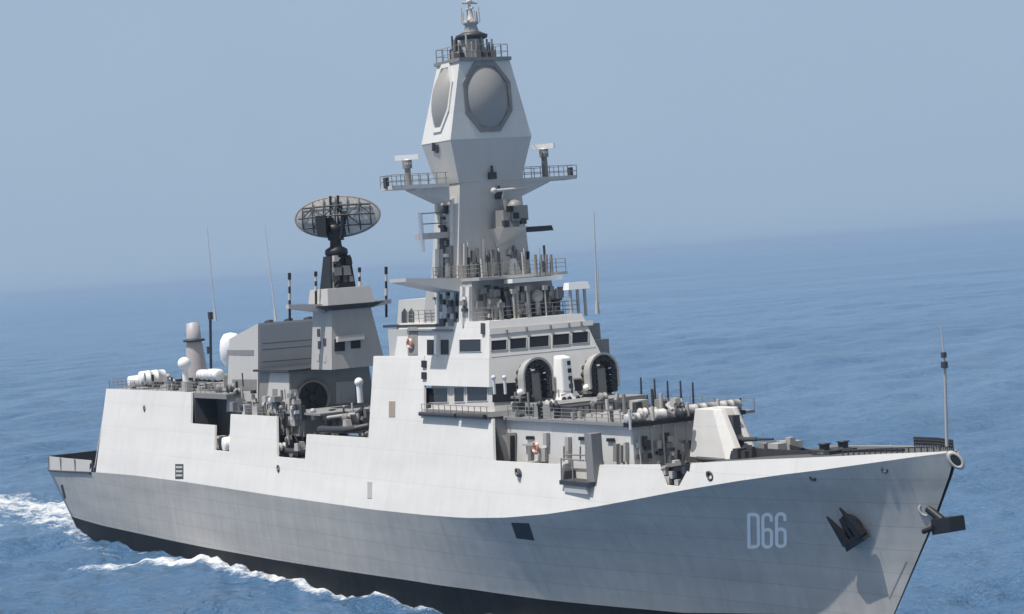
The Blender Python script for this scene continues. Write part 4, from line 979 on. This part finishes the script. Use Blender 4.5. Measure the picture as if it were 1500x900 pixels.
# assorted lockers, vents, bollards on the open decks
def lockers(n, xr, yr, z, seed, names=('deck_locker', 'mushroom_vent', 'bollard')):
    g = random.Random(seed)
    for i in range(n):
        x, y = g.uniform(*xr), g.uniform(*yr); nm = g.choice(names); mb = MB()
        if nm == 'deck_locker': mb.cube((x, y, z), g.uniform(.6, 1.6), g.uniform(.5, 1.2), g.uniform(.6, 1.4), .03, .03)
        elif nm == 'mushroom_vent': r = g.uniform(.12, .22); h = g.uniform(.6, 1.2); mb.lathe((x, y, z), [(r, 0), (r, h), (r*1.35, h), (r*1.35, h+.12), (r*.9, h+.35), (0, h+.38)], 12)
        else: mb.tube((x, y-.3, z), (x, y-.3, z+.6), .17).tube((x, y+.3, z), (x, y+.3, z+.6), .17)
        mb.build(nm, g.choice(['grey', 'lgrey', 'mgrey', 'dark', 'grey']), SHIP)
lockers(12, (31, 47), (-5.6, 0), zr, 1); lockers(10, (58, 72), (-6.2, -4.6), 14.2, 2)
lockers(14, (61, 78), (-6.3, -5.0), 14.9, 21, ('deck_locker', 'mushroom_vent')); lockers(9, (80, 90), (-6.4, -1), 12.6, 5); lockers(12, (115, 131), (-5.4, 4.8), zs1, 6)
lockers(7, (50, 60), (-6.6, -4.5), 11.35, 8); lockers(10, (117, 133), (-5.7, -5.4), 11.4, 9, ('deck_locker',))
mb = MB(); c = at(1098, 655, y=0)
lockers(8, (141.5, 145), (-1.6, 2.2), fz(141), 12, ('deck_locker',))
# clutter round the foot of the mast, on the bridge roof
g = random.Random(11)
for i in range(64):
    u = g.uniform(694, 812); v = g.uniform(418, 462); a = g.uniform(3, 11); b = g.uniform(5, 20)
    onface('mast_equipment', nfr, rect(u, v, u+a, v+b, sl=-.06), g.choice(['dark', 'dark', 'mgrey', 'grey', 'lgrey', 'mgrey']), mbh, g.uniform(.2, 1.0), .3)
for i, (u, v) in enumerate(((776, 434), (716, 446), (748, 452))):
    c = Vector(nfr(u, v))+Vector((1.3, 0, 0)); mb = MB(); mb.lathe(c, [(.15, -.4), (.5, -.15), (.55, .05), (.2, .1), (0, .08)], 16, (.7, -.6, .3)); mb.tube(c-Vector((.2, 0, 1.6)), c, .2); mb.build('small_dish', 'lgrey' if i == 0 else 'mgrey', mbh)
for i in range(16):
    x = g.uniform(xmb+.3, xb1-.4); y = g.uniform(-4, 4.2); h = g.uniform(.6, 2.4); mb = MB(); mb.tube((x, y, zb1), (x, y, zb1+h), g.uniform(.06, .2)); mb.cube((x, y, zb1+h), .4, .4, .4); mb.build('roof_antenna', g.choice(['dark', 'mgrey', 'grey']), BR)
for i in range(14):
    y = g.uniform(-3.6, 4.4); x = xmb+g.uniform(.2, 1.3); h = g.uniform(1.0, 2.6); mb = MB(); mb.tube((x, y, zmb1+.2), (x, y, zmb1+.2+h), g.uniform(.06, .14)); mb.build('platform_antenna', g.choice(['grey', 'mgrey', 'lgrey', 'dark']), mbh)
for u in (785, 793, 801, 808):
    c = Vector(at(u, 404, x=xmb+1.6)); t = Vector(at(u-1, 373, x=xmb+1.6)); MB().tube(c, t, .16, .12).build('platform_antenna', 'mgrey', mbh)
for i in range(20):
    u = g.uniform(640, 684); v = g.uniform(424, 468); a = g.uniform(2, 7); b = g.uniform(4, 12)
    onface('side_equipment', nsd, rect(u, v, u+a, v+b), g.choice(['dark', 'mgrey', 'lgrey', 'upper', 'dark']), mbh, g.uniform(.2, .7), .3)
def fittings(u0, u1, v0, v1, ys, n, seed, par=None, pal=('dark', 'mgrey', 'grey', 'lgrey', 'dark', 'mgrey', 'black')):
    """small pipes, boxes and reels standing about on a deck seen between the given sight lines"""
    g = random.Random(seed)
    for i in range(n):
        y = g.uniform(*ys); c = Vector(at(g.uniform(u0, u1), g.uniform(v0, v1), y=y)); k = g.random(); mt_ = g.choice(pal)
        if k < .35: MB().cube(c, g.uniform(.3, 1.1), g.uniform(.3, .8), g.uniform(.3, .9), .04, .04).build('equipment_box', mt_, par or SHIP)
        elif k < .6: MB().tube(c, c+Vector((0, 0, g.uniform(.6, 1.6))), g.uniform(.06, .16)).build('standpipe', mt_, par or SHIP)
        elif k < .8: MB().tube(c, c+Vector((g.uniform(-1.8, 1.8), g.uniform(-.4, .4), g.uniform(-.15, .5))), g.uniform(.06, .18)).build('pipe', mt_, par or SHIP)
        else: MB().lathe(c, [(0, -.25), (.42, -.25), (.42, -.18), (.25, -.16), (.25, .16), (.42, .18), (.42, .25), (0, .25)], 14, (g.uniform(-.3, .3), 1, 0)).build('hose_reel', mt_, par or SHIP)
fittings(446, 532, 602, 640, (-4.8, -2.5), 34, 31)
fittings(388, 438, 580, 607, (-6.4, -5.2), 20, 32)
fittings(334, 380, 566, 604, (-6.3, -5.0), 18, 33)
fittings(408, 444, 640, 668, (-6.9, -6.0), 16, 34)
fittings(724, 815, 592, 624, (-4.9, -3.2), 30, 35)
fittings(885, 1000, 598, 612, (-4.5, .5), 22, 47)
fittings(730, 905, 575, 604, (-4.0, 3.5), 26, 37)
fittings(966, 1004, 684, 708, (-4.9, -4.2), 14, 38)
fittings(200, 335, 558, 572, (-5.5, -3.0), 16, 39)
for i in range(26):
    u = g.uniform(676, 772); v = g.uniform(352, 396); onface('tower_fitting', tfr, rect(u, v, u+g.uniform(1.5, 4), min(v+g.uniform(6, 34), 407)), g.choice(['mgrey', 'grey', 'lgrey', 'dark', 'mgrey']), tw, g.uniform(.15, .5), .3)
for i in range(14):
    u = g.uniform(640, 662); v = g.uniform(290, 396); onface('side_fitting', tsd, rect(u, v, u+g.uniform(1.5, 5), min(v+g.uniform(4, 22), 407)), g.choice(['dark', 'upper', 'mgrey', 'lgrey']), tw, g.uniform(.15, .6), .3)
# platform let down in the first cut-out
c = march(848, 704, strake_y); mb = MB(); x, y, z = c
mb.box(x-2.0, x+2.2, y-.55, y+.9, z-.35, z-.02); pl = mb.build('boarding_platform', 'dark', SHIP)
MB().box(x-1.6, x+1.8, y-.45, y-.05, z-.9, z-.36, .2, 0).build('platform_bracket', 'lgrey', pl)
MB().box(x+1.4, x+2.4, y-.1, y+.8, z, z+3.6).build('boarding_locker', 'mgrey', pl)
for dx in (-1.9, -.2): MB().tube((x+dx, y-.4, z), (x+dx, y-.3, z+1.6), .06).build('platform_stanchion', 'mgrey', pl)
MB().tube((x-1.9, y-.3, z+1.6), (x+1.4, y-.3, z+1.6), .06).build('platform_rail', 'mgrey', pl)
# shelf and netting in the second cut-out
c = march(985, 700, strake_y); x, y, z = c
MB().plate([(c2a, y+.8, zc2-.2), (c2b, y+1.3, zc2-.2), (c2b, y+1.3, zd(c2b)), (c2a, y+.8, zd(c2a))], .1).build('recess_screen', 'mgrey', SHIP)
for i in range(9):
    MB().cube((x+g.uniform(-1.5, 1.6), y+.45+g.uniform(-.2, .2), zc2+g.uniform(-.2, 1.0)), g.uniform(.3, .8), .3, g.uniform(.3, .9)).build('recess_fitting', g.choice(['dark', 'grey', 'black']), SHIP)

# ------------------------------------------------------------------ loose things carried by the ship
def thing(name, loc, label, cat, group=None): return tag(empty(name, loc), label, cat, group)
def raft(p, q, r, label, group='white life raft canisters'):
    p, q = Vector(p), Vector(q); c = (p+q)/2; t = thing('life_raft_canister', (c.x, c.y, c.z-r-.15), label, 'life raft', group)
    MB().capsule(p, q, r).build('canister', 'white', t)
    mb = MB(); d = (q-p).normalized()
    for f in (.2, .8):
        a = p.lerp(q, f); e = d.cross(Vector((0, 0, 1))).normalized(); mb.hexa([a-e*r*.9-d*.1-Vector((0, 0, r+.15)), a+e*r*.9-d*.1-Vector((0, 0, r+.15)), a+e*r*.9+d*.1-Vector((0, 0, r+.15)), a-e*r*.9+d*.1-Vector((0, 0, r+.15))], [a-e*r*.6-d*.1-Vector((0, 0, r*.6)), a+e*r*.6-d*.1-Vector((0, 0, r*.6)), a+e*r*.6+d*.1-Vector((0, 0, r*.6)), a-e*r*.6+d*.1-Vector((0, 0, r*.6))])
    mb.build('cradle', 'dark', t)
a = at(197, 554, y=-5.1); b = at(240, 556, y=-1.4)
xq = 28.5; yl, yr = at(204, 557, x=xq)[1], at(243, 557, x=xq)[1]
raft((xq, yl, zr+1.2), (xq, yr, zr+1.2), .82, 'long white raft canister lying on the hangar roof, rearmost of two')
xq = 26.5; yl, yr = at(188, 560, x=xq)[1], at(226, 560, x=xq)[1]
raft((xq, yl, zr+.85), (xq, yr, zr+.85), .66, 'smaller white raft canister on the hangar roof, nearer the stern')
p = at(322, 650, y=-6.9); raft((58.6, -7.5, p[2]), (58.9, -5.0, p[2]), .78, 'white raft canister end-on in the narrow gap of the ship side')
p = at(293, 549, y=-4.2); q = at(305, 549, y=-4.2); raft(p, (q[0], q[1], p[2]), .55, 'left of two white canisters at the edge above the dark bay')
p = at(307, 549, y=-4.6); q = at(322, 547, y=-4.6); raft(p, (q[0], q[1], p[2]), .62, 'right of two white canisters at the edge above the dark bay')
def lifebuoy(c, label):
    t = thing('lifebuoy', c, label, 'lifebuoy', 'orange lifebuoys on the ship'); mb = MB(); c = Vector(c); n = 20; k = 8
    vs = []; fs = []
    for i in range(n):
        a = 2*math.pi*i/n
        for j in range(k):
            b = 2*math.pi*j/k; rr = .4+.12*math.cos(b); vs.append(c+Vector((math.cos(a)*rr, .12*math.sin(b), math.sin(a)*rr)))
    for i in range(n):
        for j in range(k): fs.append((i*k+j, ((i+1) % n)*k+j, ((i+1) % n)*k+(j+1) % k, i*k+(j+1) % k))
    mb.add(vs, fs, True)
    for q in range(len(mb.mi)): mb.mi[q] = 1 if (q//k) % 5 == 2 else 0
    mb.build('ring', ['orange', 'white'], t)
lifebuoy(np.array(bs(605, 503))+[0, -.35, 0], 'pinkish orange lifebuoy on the cabin wall beside the bridge')
lifebuoy(at(784, 656, y=-5.6), 'orange lifebuoy on the white deckhouse wall behind the bulwark')
def rib(c, L, W_, yaw, label, mt_='dark'):
    """inflatable boat: two tubes meeting at the bow, rigid floor, console, outboard"""
    t = thing('inflatable_boat', c, label, 'boat'); Rm = Matrix.Rotation(yaw, 3, 'Z'); c = Vector(c)
    P = lambda a, b, h: c+Rm @ Vector((a, b, h))
    pts = [(-L/2, -W_/2, .45), (L*.2, -W_/2, .5), (L*.38, -W_*.36, .6), (L*.5, 0, .75), (L*.38, W_*.36, .6), (L*.2, W_/2, .5), (-L/2, W_/2, .45)]
    mb = MB(); mb.path([P(*q) for q in pts], .3, 10)
    for q in pts[1:-1]: mb.ball(P(*q), .3)
    mb.build('tube', mt_, t)
    mb = MB(); mb.hexa([P(-L/2, -.2, 0), P(L*.3, -.1, .05), P(L*.3, .1, .05), P(-L/2, .2, 0)], [P(-L/2, -W_/2, .4), P(L*.4, -W_*.2, .5), P(L*.4, W_*.2, .5), P(-L/2, W_/2, .4)]); mb.build('floor', 'mgrey', t)
    mb = MB(); mb.hexa([P(-.5, -.35, .4), P(.3, -.35, .4), P(.3, .35, .4), P(-.5, .35, .4)], [P(-.4, -.3, 1.3), P(.05, -.3, 1.3), P(.05, .3, 1.3), P(-.4, .3, 1.3)]); mb.build('console', 'grey', t)
    mb = MB(); mb.hexa([P(-L/2-.4, -.25, .1), P(-L/2, -.25, .1), P(-L/2, .25, .1), P(-L/2-.4, .25, .1)], [P(-L/2-.5, -.3, 1.2), P(-L/2+.1, -.3, 1.2), P(-L/2+.1, .3, 1.2), P(-L/2-.5, .3, 1.2)]); mb.build('outboard', 'black', t)
c = at(508, 634, y=-5.2); rib((c[0], -5.0, c[2]-.1), 6.8, 2.2, R(6), 'dark inflatable boat stowed behind the low pale side wall')
c = at(430, 667, y=-6.6); rib((c[0]-.2, -5.6, c[2]-.1), 4.8, 1.8, R(4), 'black inflatable boat half hidden in the square side opening')
# davit arm above the long boat
mb = MB(); a = Vector(at(528, 640, y=-4)); mb.path([a, Vector(at(524, 606, y=-4)), Vector(at(480, 612, y=-5))], .16); mb.build('boat_davit', 'grey', SHIP)
c = Vector(at(528, 590, y=-4.4)); mb = MB(); mb.tube(c, c+Vector((0, 0, 1.9)), .3); mb.ball(c+Vector((0, 0, 1.9)), .42); mb.build('white_pedestal', 'white', SHIP)

# ------------------------------------------------------------------ sea
SEA = -.7
FOAM = [  # sight lines to the water: (u, v, half width in metres, strength)
    [(-30, 740, 8, .95), (20, 742, 9, 1.0), (60, 742, 9, 1.15), (90, 752, 7, 1.2), (104, 772, 3, .9)],
    [(-30, 772, 4, .8), (30, 770, 4, .9), (85, 768, 4, .9)],
    [(96, 770, 4, .8), (115, 780, 4, .7), (150, 790, 4, .55)],
    [(80, 800, 3, .35), (130, 806, 3, .45), (170, 812, 2.5, .5)],
    [(90, 832, 2.2, .45), (165, 827, 2.6, 1.0), (230, 827, 3.0, 1.2), (290, 830, 2.6, 1.35), (318, 833, 2.2, 1.35)],
    [(318, 833, 2.0, 1.25), (380, 847, 1.8, 1.1), (450, 859, 1.8, 1.25), (510, 869, 1.8, 1.2), (570, 880, 1.7, 1.2), (640, 891, 1.7, 1.2), (720, 903, 1.7, 1.2), (850, 930, 1.8, .9), (1000, 955, 2, .9)],
    [(120, 778, 2, .4), (180, 797, 2, .45), (250, 815, 1.6, .5), (318, 832, 1.4, .5)],
]
def sea():
    az = np.linspace(YAW-R(36), YAW+R(36), 900)
    rr = np.concatenate([np.geomspace(35, 1500, 760), np.geomspace(1510, 70000, 120)])
    Rr, Az = np.meshgrid(rr, az, indexing='ij')
    X = CAM[0]+Rr*np.cos(Az); Y = CAM[1]+Rr*np.sin(Az); Z = np.zeros_like(X)+SEA
    g = np.random.RandomState(5)
    wind = R(200)
    for lam, amp, n in ((46, .18, 5), (24, .19, 7), (13, .17, 9), (7.5, .125, 12), (4.2, .08, 12)):
        fade = np.clip((lam/3-Rr*.0052)/(lam/6), 0, 1)
        for i in range(n):
            a = wind+g.normal(0, .55); L = lam*g.uniform(.75, 1.3); k = 2*math.pi/L; ph = g.uniform(0, 6.28)
            q = k*(X*math.cos(a)+Y*math.sin(a))+ph
            Z += fade*amp/math.sqrt(n)*1.6*(np.sin(q)+.25*np.sin(2*q+.6))
    # foam density
    F = np.zeros_like(X); near = Rr < 420
    for line in FOAM:
        pts = []
        for u, v, wd, st_ in line:
            p = at(u, v, z=SEA) ; pts.append((p[0], p[1], wd, st_))
        for (ax_, ay, aw, as_), (bx, by, bw, bs_) in zip(pts, pts[1:]):
            dx, dy = bx-ax_, by-ay; L2 = dx*dx+dy*dy+1e-9
            t = np.clip(((X-ax_)*dx+(Y-ay)*dy)/L2, 0, 1); d = np.hypot(X-ax_-t*dx, Y-ay-t*dy)
            wd = aw+(bw-aw)*t; F = np.maximum(F, (as_+(bs_-as_)*t)*np.exp(-(d/wd)**2))
    # both sides carry the bow wave; this is the one on the far side, mirrored
    Z += F*near*(.3+.22*np.sin(X*1.9+Y*.6)*np.sin(X*.7-Y*2.3+1))
    n0, n1 = X.shape
    V = np.stack([X, Y, Z], -1).reshape(-1, 3)
    I = np.arange(n0*n1).reshape(n0, n1)
    Q = np.stack([I[:-1, :-1], I[1:, :-1], I[1:, 1:], I[:-1, 1:]], -1).reshape(-1, 4)
    me = bpy.data.meshes.new('sea'); me.vertices.add(len(V)); me.vertices.foreach_set('co', V.ravel())
    me.loops.add(Q.size); me.loops.foreach_set('vertex_index', Q.ravel().astype(np.int32))
    me.polygons.add(len(Q)); me.polygons.foreach_set('loop_start', np.arange(0, Q.size, 4, dtype=np.int32))
    me.polygons.foreach_set('use_smooth', np.ones(len(Q), bool)); me.update(); me.validate()
    at_ = me.attributes.new('foam', 'FLOAT', 'POINT'); at_.data.foreach_set('value', F.ravel().astype(np.float32))
    mt, n, l, b = nodes('sea_water')
    tc = N(n, 'TexCoord')
    def noise(scale, sc, detail=4, rough=.55, rot=0):
        mp = N(n, 'Mapping'); mp.inputs['Scale'].default_value = sc; mp.inputs['Rotation'].default_value = (0, 0, rot); l.new(tc.outputs['Object'], mp.inputs[0])
        z = N(n, 'TexNoise'); z.inputs['Scale'].default_value = scale; z.inputs['Detail'].default_value = detail; z.inputs['Roughness'].default_value = rough
        l.new(mp.outputs[0], z.inputs['Vector']); return z
    n1_ = noise(.5, (1, .6, 1), 6, .66, R(-20)); n2_ = noise(.09, (1, .5, 1), 4, .55, R(-20)); n3_ = noise(.006, (1, .35, 1), 4, .6, R(30))
    add = N(n, 'Math', operation='MULTIPLY_ADD'); l.new(n2_.outputs['Fac'], add.inputs[0]); add.inputs[1].default_value = 2.2; l.new(n1_.outputs['Fac'], add.inputs[2])
    bp = N(n, 'Bump'); bp.inputs['Strength'].default_value = 1.0; bp.inputs['Distance'].default_value = 2.0; l.new(add.outputs[0], bp.inputs['Height'])
    cr = N(n, 'Mix', data_type='RGBA'); cr.inputs[6].default_value = (.068, .163, .31, 1); cr.inputs[7].default_value = (.112, .222, .39, 1)
    mr = N(n, 'MapRange'); mr.inputs[1].default_value = .35; mr.inputs[2].default_value = .65; l.new(n3_.outputs['Fac'], mr.inputs[0]); l.new(mr.outputs[0], cr.inputs[0])
    at2 = N(n, 'Attribute', attribute_name='foam')
    f1 = noise(.42, (1, 1, 1), 8, .68); f2 = noise(1.9, (1, 1, 1), 5, .6)
    def ma(x, k, c):
        o_ = N(n, 'Math', operation='MULTIPLY_ADD'); l.new(x, o_.inputs[0]); o_.inputs[1].default_value = k
        if isinstance(c, (int, float)): o_.inputs[2].default_value = c
        else: l.new(c, o_.inputs[2])
        return o_.outputs[0]
    fa = ma(f2.outputs['Fac'], .8, ma(f1.outputs['Fac'], 1.9, ma(at2.outputs['Fac'], .72, -1.35)))
    fr = N(n, 'MapRange'); fr.inputs[1].default_value = .36; fr.inputs[2].default_value = .95; fr.interpolation_type = 'SMOOTHSTEP'; l.new(fa, fr.inputs[0])
    gate = N(n, 'MapRange'); gate.inputs[1].default_value = .08; gate.inputs[2].default_value = .3; l.new(at2.outputs['Fac'], gate.inputs[0])
    fg = N(n, 'Math', operation='MULTIPLY'); l.new(fr.outputs[0], fg.inputs[0]); l.new(gate.outputs[0], fg.inputs[1])
    mx = N(n, 'Mix', data_type='RGBA'); l.new(fg.outputs[0], mx.inputs[0]); l.new(cr.outputs[2], mx.inputs[6]); mx.inputs[7].default_value = (.82, .86, .9, 1)
    l.new(mx.outputs[2], b.inputs['Base Color']); l.new(bp.outputs[0], b.inputs['Normal'])
    rg = N(n, 'MapRange'); rg.inputs[3].default_value = .14; rg.inputs[4].default_value = .8; l.new(fg.outputs[0], rg.inputs[0]); l.new(rg.outputs[0], b.inputs['Roughness'])
    b.inputs['IOR'].default_value = 1.33
    me.materials.append(mt); o = bpy.data.objects.new('sea', me); COL.objects.link(o); tag(o, kind='structure')
sea()

# ------------------------------------------------------------------ haze
HAZE = 0.5/6000
if HAZE:
    bx = 75000
    mb = MB().box(CAM[0]-bx, CAM[0]+bx, CAM[1]-bx, CAM[1]+bx, -5, 62)
    mt = bpy.data.materials.new('haze_air'); mt.use_nodes = True; n = mt.node_tree.nodes; n.clear()
    o = n.new('ShaderNodeOutputMaterial'); pv = n.new('ShaderNodeVolumePrincipled'); pv.inputs['Color'].default_value = (.49, .69, .99, 1); pv.inputs['Density'].default_value = HAZE
    mt.node_tree.links.new(pv.outputs[0], o.inputs['Volume'])
    hz = mb.build('haze', mt); tag(hz, kind='stuff')
